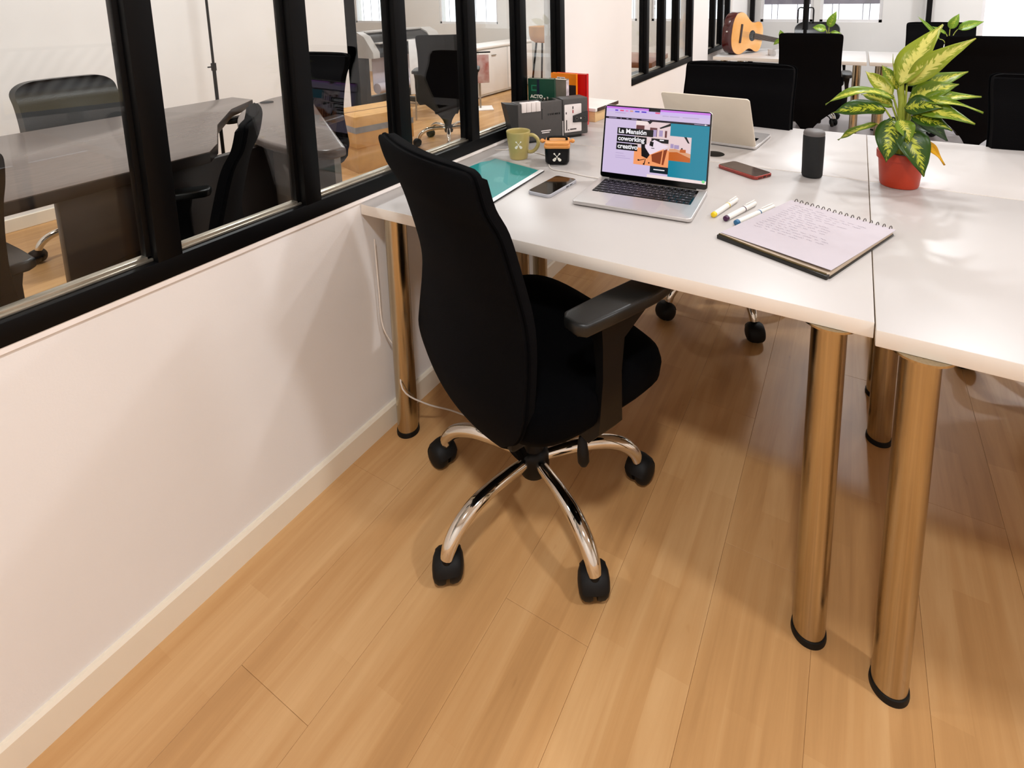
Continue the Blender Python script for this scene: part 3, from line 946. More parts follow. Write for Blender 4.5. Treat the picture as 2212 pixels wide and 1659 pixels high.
# mug
M_mug = mat('olive_ceramic', (170, 152, 88), 0.35, var=0.10, scale=9, col2=(190, 174, 110), coat=0.2)
M_mugin = mat('olive_ceramic_inside', (170, 148, 78), 0.4, var=0.06, scale=9)
mg = thing('mug', 'olive green ceramic mug with white crossed guitars emblem', 'mug', (0.158, 0.556, Z), R(-60))
prof = [(0.027, 0.0), (0.0295, 0.001), (0.031, 0.006), (0.0335, 0.03), (0.0375, 0.062), (0.0405, 0.090), (0.0412, 0.0945), (0.0402, 0.0965), (0.0388, 0.095), (0.0378, 0.09), (0.0345, 0.05), (0.031, 0.015), (0.024, 0.006), (0.004, 0.005)]
q = B(); q.lathe(prof, 48, caps=True); q.build('mug_body', M_mug, mg, 50)
hp = catmull([(0.036, 0, 0.082), (0.052, 0, 0.082), (0.066, 0, 0.070), (0.069, 0, 0.052), (0.060, 0, 0.034), (0.046, 0, 0.024), (0.0335, 0, 0.024)], 4)
hr = math.radians(78)
q = B(); q.tube([(x * math.cos(hr), x * math.sin(hr), z) for x, y, z in hp], 0.0062, 12); q.build('handle', M_mug, mg, 60)
def mugmap(x, y):
    z = 0.056 + y
    r = 0.0335 + (z - 0.03) * 0.1238 + 0.0006
    a = R(2) + x / r
    return (r * math.cos(a), r * math.sin(a), z)
q = B(); emblem(q, mugmap, 0.0155); q.build('emblem', M_print, mg, smooth=0)

# black jar with orange wooden lid
M_jar = mat('black_glazed_jar', (5, 4, 5), 0.3, var=0.1, scale=20, spec=0.25)
M_owood = mat('orange_wood', (222, 150, 76), 0.5, var=0.14, scale=8, stretch=(6, 40, 40))
jr = thing('jar', 'small square black jar with orange wooden lid, round side knobs and white emblem', 'jar', (0.300, 0.572, Z), R(25))
jr.scale = (1.17, 1.17, 1.10)
rg = []
for z, h, r in ((0.0, 0.026, 0.012), (0.004, 0.031, 0.013), (0.010, 0.0335, 0.013), (0.045, 0.0345, 0.010), (0.052, 0.0345, 0.010)):
    rg.append([(x, y, z) for x, y in rrect(-h, h, -h, h, r, 5)])
q = B(); q.loft(rg); q.build('jar_body', M_jar, jr, 60)
q = B(); q.prism(rrect(-0.036, 0.036, -0.036, 0.036, 0.008, 4), 0.0515, 0.061, 0.0015); q.prism(rrect(-0.034, 0.034, -0.034, 0.034, 0.008, 4), 0.0605, 0.0685, 0.002); ld = q.build('lid', M_owood, jr, 50)
q = B()
q.tube(catmull([(-0.026, 0, 0.068), (-0.026, 0, 0.075), (-0.018, 0, 0.0785), (0.018, 0, 0.0785), (0.026, 0, 0.075), (0.026, 0, 0.068)], 3), 0.0038, 8)
q.build('handle', M_rubber, ld, 60)
for s in (-1, 1):
    q = B(); q.sphere((s * 0.0425, 0.0, 0.066), 0.0068, n=14); q.cyl((s * 0.033, 0, 0.066), (s * 0.040, 0, 0.066), 0.0035, n=10); q.build('knob', M_owood, ld, 60)
q = B(); emblem(q, lambda x, y: (x, -0.0346, 0.027 + y), 0.0145); q.build('emblem', M_print, jr, smooth=0)

# charging cables
M_cable = mat('white_cable', (226, 216, 206), 0.45)
q = B(); q.tube(catmull([(0.515, 0.452, Z + 0.006), (0.505, 0.458, Z + 0.006), (0.49, 0.470, Z + 0.003), (0.44, 0.475, Z + 0.0018), (0.38, 0.486, Z + 0.0018), (0.325, 0.490, Z + 0.0018), (0.29, 0.53, Z + 0.0018), (0.24, 0.61, Z + 0.0018), (0.12, 0.64, Z + 0.0018), (0.03, 0.60, Z + 0.0018)], 5), 0.0016, 8)
tag(q.build('charging_cable', M_cable, smooth=60), 'thin white charging cable running from the open laptop across the desk', 'cable')
q = B(); q.tube(catmull([(0.018, 0.025, 0.60), (0.016, 0.030, 0.45), (0.018, 0.035, 0.33), (0.045, 0.060, 0.24), (0.085, 0.028, 0.165), (0.12, 0.075, 0.10), (0.16, 0.14, 0.045), (0.22, 0.17, 0.02), (0.26, 0.20, 0.006), (0.31, 0.27, 0.003)], 5), 0.0022, 8)
tag(q.build('power_cable', M_cable, smooth=60), 'white cable hanging past the steel desk leg by the wall', 'cable')

# spiral notebook
M_cover = mat('black_notebook_cover', (26, 22, 16), 0.4, var=0.3, scale=40)
M_pageblock = mat('page_edges', (206, 186, 164), 0.8, var=0.1, scale=60, stretch=(1, 1, 30))
M_ink = mat('faded_ink', (96, 86, 104), 0.7)
M_metal = mat('dark_wire', (70, 58, 56), 0.3, metal=0.8)
M_brass = mat('worn_metal_edge', (120, 104, 72), 0.3, metal=0.8, var=0.2, scale=30)
nb = thing('notebook', 'open spiral notebook with handwritten page at the seam of the near desks', 'notebook', (0.898, 0.212, Z), R(-22.8))
NBW, NBH = 0.246, 0.325
q = B(); q.prism(rrect(0.0, NBW, 0.004, NBH - 0.01, 0.008, 4), 0.0, 0.003, 0.0008); q.build('back_cover', M_cover, nb)
q = B(); q.prism(rrect(0.002, NBW - 0.003, 0.006, NBH - 0.012, 0.004, 3), 0.003, 0.0105, 0.0006); q.build('page_block', M_pageblock, nb)
q = B(); q.tube(catmull([(0.0, 0.006, 0.009), (0.05, 0.003, 0.0095), (0.12, 0.001, 0.009), (0.20, 0.002, 0.0095), (NBW - 0.006, 0.005, 0.009)], 4), 0.0022, 8); q.build('metal_edge', M_brass, nb)
q = B(); q.prism(rrect(-0.002, NBW - 0.002, -0.002, 0.012, 0.003, 3), 0.0, 0.0085, 0.001); q.build('bound_edge', M_cover, nb)
# top sheet lifts slightly towards the near right corner
def sheet(x, y):
    u, v = x / NBW, y / NBH
    return 0.0112 + 0.006 * (u ** 2) * (1 - v) ** 1.5 + 0.002 * math.sin(3 * u) * (1 - v)
q = B()
grid = [[(x, y, sheet(x, y)) for x in [NBW * (i / 12) for i in range(13)]] for y in [0.010 + (NBH - 0.016) * j / 12 for j in range(13)]]
t = bmesh.new()
vv = [[t.verts.new(p) for p in r] for r in grid]
ww = [[t.verts.new((p[0], p[1], p[2] + 0.0006)) for p in r] for r in grid]
for j in range(12):
    for i in range(12):
        t.faces.new((ww[j][i], ww[j][i + 1], ww[j + 1][i + 1], ww[j + 1][i]))
        t.faces.new((vv[j][i + 1], vv[j][i], vv[j + 1][i], vv[j + 1][i + 1]))
q._merge(t)
q.build('written_page', M_paper, nb, 60)
q = B()
random.seed(11)
for li in range(15):
    y = NBH - 0.035 - li * 0.0135
    x = 0.022 + random.uniform(0, 0.006)
    xe = random.uniform(0.12, 0.205) if li % 5 else random.uniform(0.07, 0.12)
    while x < xe:
        wl = random.uniform(0.008, 0.024)
        n = int(wl / 0.0016)
        pts = [(x + k * 0.0016, y + random.uniform(-0.0016, 0.0016) * (1.8 if random.random() < 0.15 else 1)) for k in range(n + 1)]
        for (ax, ay), (bx, by) in zip(pts, pts[1:]):
            q.face([(ax, ay - 0.0004, sheet(ax, ay) + 0.0009), (bx, by - 0.0004, sheet(bx, by) + 0.0009), (bx, by + 0.0004, sheet(bx, by) + 0.0009), (ax, ay + 0.0004, sheet(ax, ay) + 0.0009)])
        x += wl + 0.006
q.build('handwriting', M_ink, nb, smooth=0)
ringpts = [(0, 0.010 * math.cos(R(a)) * 0.8, 0.009 + 0.0075 * math.sin(R(a))) for a in range(-60, 300, 24)]
qq = B(); qq.tube(ringpts, 0.0009, 6); me_rg = qq.mesh('spiral_ring', M_metal, 60)
for k in range(17):
    inst('spiral_ring', me_rg, nb, (0.012 + k * (NBW - 0.024) / 16, NBH - 0.004, 0))

# felt pens
def pen(label, tip, end, col, ring):
    t3 = thing('felt_pen', label, 'pen', (tip[0], tip[1], Z), math.atan2(end[1] - tip[1], end[0] - tip[0]), 'white felt pens')
    l = math.hypot(end[0] - tip[0], end[1] - tip[1])
    mc = mat('pen_' + label.split()[2], col, 0.35)
    r = 0.0068
    q = B(); q.lathe([(0.0045, 0.0), (0.0063, 0.001), (r, 0.006), (r, 0.0105)], 16); e = q.build('end_plug', mc, t3, 50)
    e.rotation_euler = (0, R(90), 0); e.location = (0, 0, r)
    q = B(); q.lathe([(0.0060, 0.010), (r - 0.0002, 0.011), (r - 0.0002, l * 0.62), (0.0058, l * 0.62)], 16); e = q.build('barrel', M_white, t3, 50)
    e.rotation_euler = (0, R(90), 0); e.location = (0, 0, r)
    q = B(); q.lathe([(r + 0.0002, l * 0.60), (r + 0.0003, l * 0.62)], 16); e = q.build('colour_ring', mc, t3, 50)
    e.rotation_euler = (0, R(90), 0); e.location = (0, 0, r)
    q = B(); q.lathe([(r, l * 0.622), (r, l * 0.9), (0.0054, l)], 16); q.box(-r - 0.003, -r - 0.0015, -0.0015, 0.0015, l * 0.68, l * 0.98); e = q.build('cap', M_white, t3, 50)
    e.rotation_euler = (0, R(90), 0); e.location = (0, 0, r)
pen('white felt yellow-ended pen nearest the laptop', (0.862, 0.326), (0.893, 0.462), (236, 200, 20), 0)
pen('white felt purple-ended pen lying between the other two', (0.893, 0.316), (0.940, 0.455), (66, 22, 62), 0)
pen('white felt blue-ended pen touching the notebook', (0.920, 0.302), (0.985, 0.452), (46, 104, 146), 0)

# black cylindrical speaker
M_spk = mat('black_mesh_cloth', (17, 18, 18), 0.8, var=0.2, scale=200, bump=0.3, bscale=700)
M_spktop = mat('grey_rubber_top', (98, 92, 90), 0.5, var=0.05, scale=40)
sp = thing('bluetooth_speaker', 'slim black cylindrical speaker with grey top on the desk', 'speaker', (1.056, 0.786, Z))
q = B(); q.lathe([(0.024, 0.0), (0.0285, 0.002), (0.0305, 0.008), (0.0315, 0.07), (0.0318, 0.128), (0.0312, 0.134)], 40); q.build('grille', M_spk, sp, 60)
q = B(); q.lathe([(0.0312, 0.134), (0.0315, 0.139), (0.0300, 0.146), (0.026, 0.149), (0.010, 0.1495)], 40); q.build('top_cap', M_spktop, sp, 60)
sp.location = (1.052, 0.776, Z)
sp.scale = (0.94, 0.94, 0.95)

# ------------------------------------------------------------------ potted plant
M_pot = mat('terracotta_plastic', (176, 50, 16), 0.42, var=0.08, scale=12, bump=0.05, bscale=300)
M_soil = mat('potting_soil', (38, 26, 18), 0.95, var=0.4, scale=60, bump=0.8, bscale=90)
M_stem = mat('green_stem', (150, 160, 52), 0.5, var=0.12, scale=30)
def leaf_mat(name, edge, mid, amount, thin=0.3):
    m = bpy.data.materials.new(name)
    m.use_nodes = True
    N, L = m.node_tree.nodes, m.node_tree.links
    p = N['Principled BSDF']
    uv = N.new('ShaderNodeUVMap')
    sep = N.new('ShaderNodeSeparateXYZ')
    L.new(uv.outputs[0], sep.inputs[0])
    no = N.new('ShaderNodeTexNoise')
    no.inputs['Scale'].default_value = 1.0
    no.inputs['Detail'].default_value = 3
    no.inputs['Distortion'].default_value = 0.8
    def mth(op, a, b=0.0, c=None):
        n = N.new('ShaderNodeMath')
        n.operation = op
        for i, v in enumerate((a, b)):
            if hasattr(v, 'is_linked'):
                L.new(v, n.inputs[i])
            else:
                n.inputs[i].default_value = v
        return n.outputs[0]
    d = mth('ABSOLUTE', mth('SUBTRACT', sep.outputs['X'], 0.5))       # distance from the midrib
    oi = N.new('ShaderNodeObjectInfo')
    cb_ = N.new('ShaderNodeCombineXYZ')                                # flecks slant outwards along the side veins
    L.new(mth('MULTIPLY', sep.outputs['X'], 5.0), cb_.inputs['X'])
    L.new(mth('MULTIPLY', mth('SUBTRACT', sep.outputs['Y'], mth('MULTIPLY', d, 0.42)), 19.0), cb_.inputs['Y'])
    L.new(mth('MULTIPLY', oi.outputs['Random'], 40.0), cb_.inputs['Z'])
    L.new(cb_.outputs[0], no.inputs['Vector'])
    v = mth('SUBTRACT', mth('ADD', no.outputs['Fac'], amount), mth('MULTIPLY', mth('POWER', d, 1.6), 1.7))
    cr = N.new('ShaderNodeValToRGB')
    cr.color_ramp.elements[0].position = 0.40
    cr.color_ramp.elements[0].color = srgb(*edge)
    cr.color_ramp.elements[1].position = 0.52
    cr.color_ramp.elements[1].color = srgb(*mid)
    L.new(v, cr.inputs['Fac'])
    L.new(cr.outputs['Color'], p.inputs['Base Color'])
    p.inputs['Roughness'].default_value = 0.38
    p.inputs['Subsurface Weight'].default_value = 0.0
    tr = N.new('ShaderNodeBsdfTranslucent')
    L.new(cr.outputs['Color'], tr.inputs['Color'])
    mx = N.new('ShaderNodeMixShader')
    mx.inputs['Fac'].default_value = thin
    out = [n for n in N if n.type == 'OUTPUT_MATERIAL'][0]
    L.new(p.outputs[0], mx.inputs[1])
    L.new(tr.outputs[0], mx.inputs[2])
    L.new(mx.outputs[0], out.inputs['Surface'])
    MATS[name] = m
    return m
ML_light = leaf_mat('pale_variegated_leaf', (158, 172, 40), (236, 230, 130), 0.10)
ML_mid = leaf_mat('variegated_leaf', (120, 150, 34), (226, 224, 96), 0.04)
ML_dark = leaf_mat('dark_variegated_leaf', (52, 88, 14), (206, 212, 66), 0.00)
ML_deep = leaf_mat('deep_green_leaf', (24, 60, 20), (70, 110, 30), -0.1)
ML_yellow = leaf_mat('yellowed_leaf', (224, 168, 16), (240, 190, 30), 0.1)

def leaf_mesh(a, c, w, bend, nrm, curl=0.25, wav=0.0, ns=14, tipk=1.35):
    """a leaf blade from base a to tip c: width w, arching by bend along nrm, folded along the midrib"""
    a, c = Vector(a), Vector(c)
    d = c - a
    L_ = d.length
    dn = d.normalized()
    n0 = Vector(nrm)
    n0 = (n0 - dn * n0.dot(dn)).normalized()
    side = dn.cross(n0)
    t = bmesh.new()
    uvl = t.loops.layers.uv.new('UVMap')
    rows = []
    NS = 6
    for i in range(ns + 1):
        s = i / ns
        hw = w / 2 * (math.sin(PI * s ** 0.72) ** 0.85) * (1 - 0.12 * s) if 0 < s < 1 else 0.0006
        if s > 0.8:
            hw *= 1 - ((s - 0.8) / 0.2) ** tipk * 0.55
        cpt = a + d * s + n0 * (bend * 4 * s * (1 - s))
        row = []
        for k in range(-NS // 2, NS // 2 + 1):
            u = k / (NS // 2)
            lift = curl * hw * abs(u) ** 1.4 + wav * 0.004 * math.sin(9 * s + 2 * u) * abs(u)
            row.append((t.verts.new(cpt + side * (hw * u) + n0 * lift), (0.5 + u / 2, s)))
        rows.append(row)
    for r0, r1 in zip(rows, rows[1:]):
        for k in range(NS):
            f = t.faces.new((r0[k][0], r0[k + 1][0], r1[k + 1][0], r1[k][0]))
            for lp, uvv in zip(f.loops, (r0[k][1], r0[k + 1][1], r1[k + 1][1], r1[k][1])):
                lp[uvl].uv = uvv
    return t
def leaf_object(name, t, m, parent):
    me = bpy.data.meshes.new(name)
    t.to_mesh(me)
    t.free()
    me.materials.append(m)
    for p in me.polygons:
        p.use_smooth = True
    o = inst(name, me, parent)
    sol = o.modifiers.new('thickness', 'SOLIDIFY')
    sol.thickness = 0.0006
    return o
PX, PY = 1.274, 0.800
pl = thing('potted_plant', 'variegated green leafy plant in a terracotta orange pot on the white desk', 'plant', (PX, PY, Z))
pl.scale = (1.04, 1.04, 1.0)
q = B(); q.lathe([(0.040, 0.0), (0.0445, 0.001), (0.0465, 0.006), (0.053, 0.074), (0.0535, 0.078), (0.0575, 0.079), (0.0585, 0.098), (0.0575, 0.100), (0.0545, 0.099), (0.0535, 0.092), (0.050, 0.085)], 48); q.build('pot', M_pot, pl, 45)
q = B(); q.lathe([(0.0525, 0.084), (0.045, 0.089), (0.02, 0.092), (0.002, 0.091)], 32); q.build('soil', M_soil, pl, 60)
LEAVES = [
    ((1.256, 0.785, 0.992), (1.345, 0.85, 1.158), 0.082, 0.012, (-0.5, -0.75, 0.45), ML_light, 0.30),
    ((1.272, 0.785, 0.995), (1.404, 0.765, 1.128), 0.062, 0.012, (-0.35, -0.8, 0.45), ML_light, 0.35),
    ((1.246, 0.79, 0.955), (1.085, 0.755, 0.932), 0.040, 0.034, (0, -0.45, 0.9), ML_mid, 0.35),
    ((1.244, 0.81, 0.962), (1.176, 0.84, 1.022), 0.042, 0.006, (-0.3, -0.8, 0.5), ML_light, 0.35),
    ((1.228, 0.77, 0.926), (1.102, 0.735, 0.912), 0.062, 0.012, (0, -0.62, 0.78), ML_dark, 0.25),
    ((1.212, 0.83, 0.872), (1.119, 0.86, 0.805), 0.026, 0.006, (-0.3, -0.6, 0.7), ML_mid, 0.4),
    ((1.247, 0.768, 0.902), (1.236, 0.712, 0.792), 0.072, 0.016, (-0.1, -0.85, 0.5), ML_dark, 0.22),
    ((1.264, 0.766, 0.890), (1.320, 0.712, 0.765), 0.080, 0.016, (0.25, -0.85, 0.45), ML_dark, 0.25),
    ((1.300, 0.79, 0.850), (1.372, 0.80, 0.778), 0.026, 0.010, (0.3, -0.7, 0.6), ML_yellow, 0.5),
    ((1.286, 0.82, 0.968), (1.410, 0.86, 1.030), 0.052, 0.008, (-0.1, -0.8, 0.6), ML_mid, 0.3),
    ((1.282, 0.80, 0.958), (1.385, 0.80, 1.003), 0.056, 0.008, (0.1, -0.85, 0.5), ML_mid, 0.3),
    ((1.290, 0.79, 0.950), (1.430, 0.78, 0.976), 0.040, 0.008, (0, -0.7, 0.7), ML_mid, 0.3),
    ((1.292, 0.775, 0.955), (1.432, 0.75, 0.940), 0.030, 0.012, (0, -0.45, 0.9), ML_mid, 0.4),
    ((1.282, 0.77, 0.940), (1.416, 0.735, 0.912), 0.058, 0.010, (0.05, -0.65, 0.75), ML_mid, 0.25),
    ((1.290, 0.83, 0.918), (1.380, 0.86, 0.832), 0.062, 0.010, (0.4, -0.75, 0.5), ML_deep, 0.25),
    ((1.280, 0.85, 0.880), (1.345, 0.90, 0.842), 0.042, 0.006, (0.2, -0.7, 0.7), ML_deep, 0.25),
    ((1.262, 0.84, 0.890), (1.222, 0.89, 0.818), 0.040, 0.006, (-0.2, -0.7, 0.7), ML_deep, 0.25),
    ((1.27, 0.775, 0.935), (1.35, 0.75, 0.945), 0.060, 0.012, (0.1, -0.8, 0.6), ML_dark, 0.2),
    ((1.245, 0.80, 0.93), (1.17, 0.83, 0.955), 0.040, 0.012, (-0.1, -0.7, 0.7), ML_mid, 0.3),
    ((1.275, 0.83, 0.985), (1.352, 0.88, 1.045), 0.050, 0.010, (0.0, -0.8, 0.6), ML_dark, 0.3),
    ((1.285, 0.76, 0.915), (1.372, 0.735, 0.890), 0.050, 0.012, (0.1, -0.75, 0.65), ML_dark, 0.25),
    ((1.255, 0.83, 0.975), (1.215, 0.86, 1.04), 0.034, 0.008, (-0.2, -0.8, 0.55), ML_mid, 0.3),
    ((1.262, 0.755, 0.905), (1.285, 0.725, 0.850), 0.046, 0.010, (0.1, -0.85, 0.5), ML_mid, 0.25),
]
for a, c, w, bend, nr, m, curl in LEAVES:
    off = Vector((PX, PY, Z))
    leaf = leaf_object('leaf', leaf_mesh(Vector(a) - off, Vector(c) - off, w, bend, nr, curl, 1.0), m, pl)
    base = Vector(a) - off
    foot = Vector((base.x * 0.22, base.y * 0.22, 0.088))
    midp = Vector((base.x * 0.35, base.y * 0.35, 0.088 + (base.z - 0.088) * 0.55))
    q = B(); q.tube(catmull([tuple(foot), tuple(midp), tuple(base)], 5), [0.0040 - 0.0018 * k / 10 for k in range(11)], 8); q.build('stem', M_stem, leaf, 60)
q = B(); q.tube([(0, 0, 0.085), (-0.004, -0.004, 0.16), (-0.010, -0.006, 0.24), (-0.014, -0.01, 0.295)], [0.010, 0.0095, 0.008, 0.006], 12); q.build('main_stem', M_stem, pl, 60)
q = B(); q.tube([(-0.030, 0.0, 0.315), (-0.036, 0.0, 0.345), (-0.038, 0.0, 0.372)], [0.0016, 0.0013, 0.0004], 6); q.build('new_shoot', M_stem, pl, 60)

# ------------------------------------------------------------------ film projector, books and box at the wall
M_dgrey = mat('dark_grey_moulding', (74, 70, 68), 0.55, var=0.06, scale=50, bump=0.1, bscale=300)
M_dgrey2 = mat('charcoal_moulding', (40, 40, 40), 0.5, var=0.08, scale=50)
M_panel = mat('white_panel', (236, 226, 222), 0.45, var=0.02)
M_mark = mat('dark_marking', (36, 20, 20), 0.5)
M_redmark = mat('red_marking', (170, 50, 56), 0.5)
pj = thing('film_projector', 'dark grey vintage film projector with white keys and white control panel, against the window', 'projector', (0.064, 0.684, Z), R(54.3))
pj.scale = (1.05, 1.0, 1.03)
PL_, PD, PH = 0.294, 0.070, 0.149
ZB = 0.010
q = B(); q.prism(rrect(0.012, 0.186, 0.0, PD, 0.004, 3), ZB, PH, 0.004); q.build('left_housing', M_dgrey, pj)
q = B(); q.prism(rrect(0.189, PL_, 0.001, PD, 0.006, 4), ZB, PH + 0.002, 0.005); rh = q.build('right_housing', M_dgrey, pj)
q = B(); q.box(0.02, 0.27, 0.01, PD - 0.01, 0.0, ZB + 0.002, 0.001); q.build('foot_plate', M_bezel, pj)
q = B(); q.loft([[(0.014, 0.004, ZB), (0.014, PD - 0.004, ZB), (0.002, PD - 0.004, ZB), (0.002, 0.004, ZB)], [(0.013, 0.002, PH - 0.003), (0.013, PD - 0.002, PH - 0.003), (-0.030, PD - 0.012, PH + 0.004), (-0.030, 0.012, PH + 0.004)]]); q.build('end_flap', M_dgrey2, pj)
for k in range(4):
    q = B(); q.box(0.026 + k * 0.0185, 0.026 + k * 0.0185 + 0.0175, -0.003, 0.022, PH - 0.032, PH + 0.0035, 0.0015); q.build('white_key', M_panel, pj)
q = B(); q.box(0.112, 0.168, 0.016, 0.056, PH - 0.002, PH + 0.0015, 0.001); q.build('film_slot', M_bezel, pj)
q = B(); q.box(0.126, 0.129, 0.024, 0.040, PH + 0.0015, PH + 0.010, 0.0008); q.box(0.140, 0.143, 0.028, 0.042, PH + 0.0015, PH + 0.012, 0.0008); q.build('metal_tab', M_chrome, pj)
q = B(); q.box(0.104, 0.1065, -0.0012, 0.001, 0.085, 0.125); q.box(0.0995, 0.186, -0.0006, 0.001, 0.0, 0.0); q.build('casing_groove', M_dgrey2, pj, smooth=0)
q = B()
for k, w in enumerate((0.003, 0.004, 0.005, 0.0035, 0.0055, 0.004, 0.005)):
    q.box(0.128 + k * 0.0072, 0.128 + k * 0.0072 + w, -0.0008, 0.001, 0.098, 0.1045)
q.build('name_lettering', M_bezel, pj, smooth=0)
q = B(); q.box(0.100, 0.138, -0.0012, 0.001, 0.040, 0.0435); q.box(0.103, 0.133, -0.0012, 0.001, 0.033, 0.0365); q.box(0.1865, 0.1885, -0.001, 0.002, 0.012, 0.070); q.build('white_marks', M_panel, pj, smooth=0)
A_ = Matrix(((1, 0, 0, 0), (0, 0, -1, 0), (0, 1, 0, 0), (0, 0, 0, 1)))
pan = [(0.194, 0.024), (0.262, 0.024), (0.264, 0.026), (0.264, 0.060), (0.228, 0.060), (0.228, 0.086), (0.264, 0.094), (0.264, 0.128), (0.262, 0.130), (0.196, 0.130), (0.194, 0.128)]
q = B(); q.prism([(x, z) for x, z in pan], -0.0005, 0.0022, 0.0006, M=A_); pnl = q.build('control_panel', M_panel, pj)
q = B()
q.box(0.200, 0.2035, -0.0030, -0.0021, 0.032, 0.072); q.box(0.216, 0.242, -0.0030, -0.0021, 0.033, 0.037); q.box(0.208, 0.212, -0.0030, -0.0021, 0.031, 0.036); q.box(0.199, 0.2025, -0.0030, -0.0021, 0.094, 0.102); q.box(0.2265, 0.2305, -0.0030, -0.0021, 0.112, 0.122)
q.mi = 1
q.box(0.2265, 0.2305, -0.0030, -0.0021, 0.096, 0.108)
q.build('panel_marks', [M_mark, M_redmark], pnl, smooth=0)
q = B(); q.prism([(0.229, 0.061), (0.290, 0.058), (0.290, 0.098), (0.266, 0.094), (0.229, 0.086)], -0.001, 0.0065, 0.0015, M=A_); kb = q.build('knob_recess', M_dgrey2, pj)
for x, r in ((0.242, 0.0075), (0.258, 0.0055), (0.275, 0.0045)):
    q = B(); q.cyl((x, -0.0085, 0.075), (x, -0.005, 0.075), r, n=20); q.mi = 1; q.cyl((x, -0.0095, 0.075), (x, -0.0084, 0.075), r * 0.45, n=14); q.build('knob', [M_dgrey, M_bezel if x != 0.258 else M_panel], kb)

def book(label, x, y, rot, w, h, th, cover, pages, extra=None, lean=0.0):
    """upright paperback, front cover facing the viewer; spine on its right"""
    t4 = thing('book', label, 'book', (x, y, Z), R(rot), 'books standing behind the projector')
    q = B()
    q.box(0, w, 0.0, 0.0012, 0, h)
    q.box(0, w, th - 0.0012, th, 0, h)
    q.box(w - 0.0012, w, 0, th, 0, h)
    q.build('cover', cover, t4, smooth=0)
    q = B(); q.box(0.002, w - 0.0015, 0.0013, th - 0.0013, 0.001, h - 0.002); q.build('page_block', pages, t4, smooth=0)
    if extra:
        extra(t4, w, h, th)
    return t4
M_green = mat('dark_green_cover', (8, 66, 46), 0.4, var=0.12, scale=20)
M_navyband = mat('navy_band', (12, 24, 48), 0.4)
M_lgreen = mat('light_green_print', (34, 128, 92), 0.5)
M_gcover = mat('grey_cover', (128, 118, 106), 0.45, var=0.25, scale=14)
M_ocover = mat('orange_cover', (240, 132, 14), 0.4, var=0.06, scale=16)
M_rcover = mat('red_cover', (206, 8, 12), 0.35, var=0.05, scale=16)
M_pg = mat('book_pages', (238, 226, 208), 0.85, var=0.05, scale=80, stretch=(1, 30, 1))
def green_extra(t4, w, h, th):
    q = B(); q.box(0.038, 0.048, -0.0004, 0.0004, h - 0.062, h - 0.002); q.build('cover_band', M_navyband, t4, smooth=0)
    q = B()
    q.box(0.014, 0.036, -0.0004, 0.0004, h - 0.030, h - 0.026); q.box(0.014, 0.018, -0.0004, 0.0004, h - 0.044, h - 0.030); q.box(0.014, 0.036, -0.0004, 0.0004, h - 0.050, h - 0.044)
    q.build('cover_print', M_lgreen, t4, smooth=0)
    q = B()
    AA = lambda x, z: Matrix(((1, 0, 0, x), (0, 0, -1, -0.0006), (0, 1, 0, z), (0, 0, 0, 1)))
    q.text('ACTO', 0.0185, AA(0.010, h - 0.078), offset=0.0009)
    q.text('AL TM', 0.0150, AA(0.032, h - 0.093), offset=0.0005)
    q.build('cover_title', M_print, t4, smooth=0)
book('dark green paperback with pale title, front of the books behind the projector', 0.006, 0.878, 10.5, 0.110, 0.223, 0.020, M_green, M_pg, green_extra)
def grey_extra(t4, w, h, th):
    q = B(); q.box(w - 0.0005, w + 0.0005, 0.002, th - 0.002, 0.02, h - 0.004); q.build('spine_print', mat('pale_spine_print', (206, 192, 196), 0.6, var=0.35, scale=60), t4, smooth=0)
book('grey paperback with pale printed spine beside the green book', 0.040, 0.968, 3, 0.088, 0.211, 0.030, M_gcover, M_pg, grey_extra)
def orange_extra(t4, w, h, th):
    q = B(); q.box(0.03, 0.070, -0.0004, 0.0004, h - 0.030, h - 0.016); q.build('cover_label', M_panel, t4, smooth=0)
    q = B(); q.box(0.033, 0.046, -0.0008, 0.0002, h - 0.027, h - 0.020); q.box(0.050, 0.066, -0.0008, 0.0002, h - 0.027, h - 0.020); q.build('label_print', M_mark, t4, smooth=0)
    q = B(); q.box(0.088, w, -0.0005, 0.0004, 0.0, h - 0.048); q.build('cover_band', M_mark, t4, smooth=0)
book('orange book with white label, tallest of the books by the wall', 0.006, 1.070, -3, 0.122, 0.222, 0.016, M_ocover, M_pg, orange_extra)
book('bright red book at the end of the row by the wall', 0.0125, 1.094, 0, 0.150, 0.219, 0.022, M_rcover, M_pg)

M_pale = mat('pale_box_wood', (224, 186, 134), 0.6, var=0.12, scale=10, stretch=(4, 30, 30))
bx = thing('storage_box', 'flat pale wooden box with white lid and dark edge, behind the projector', 'box', (0.025, 1.17, Z), R(-4))
q = B(); q.box(0.0, 0.148, 0.0, 0.21, 0.0, 0.046, 0.002); q.build('tray', M_pale, bx)
q = B(); q.box(-0.003, 0.152, -0.004, 0.215, 0.047, 0.062, 0.002); lid_ = q.build('lid', M_sill, bx)
q = B(); q.box(0.152, 0.156, 0.012, 0.214, 0.047, 0.0615, 0.0006); q.build('lid_edge', mat('dark_brown_edge', (62, 38, 20), 0.5), lid_)

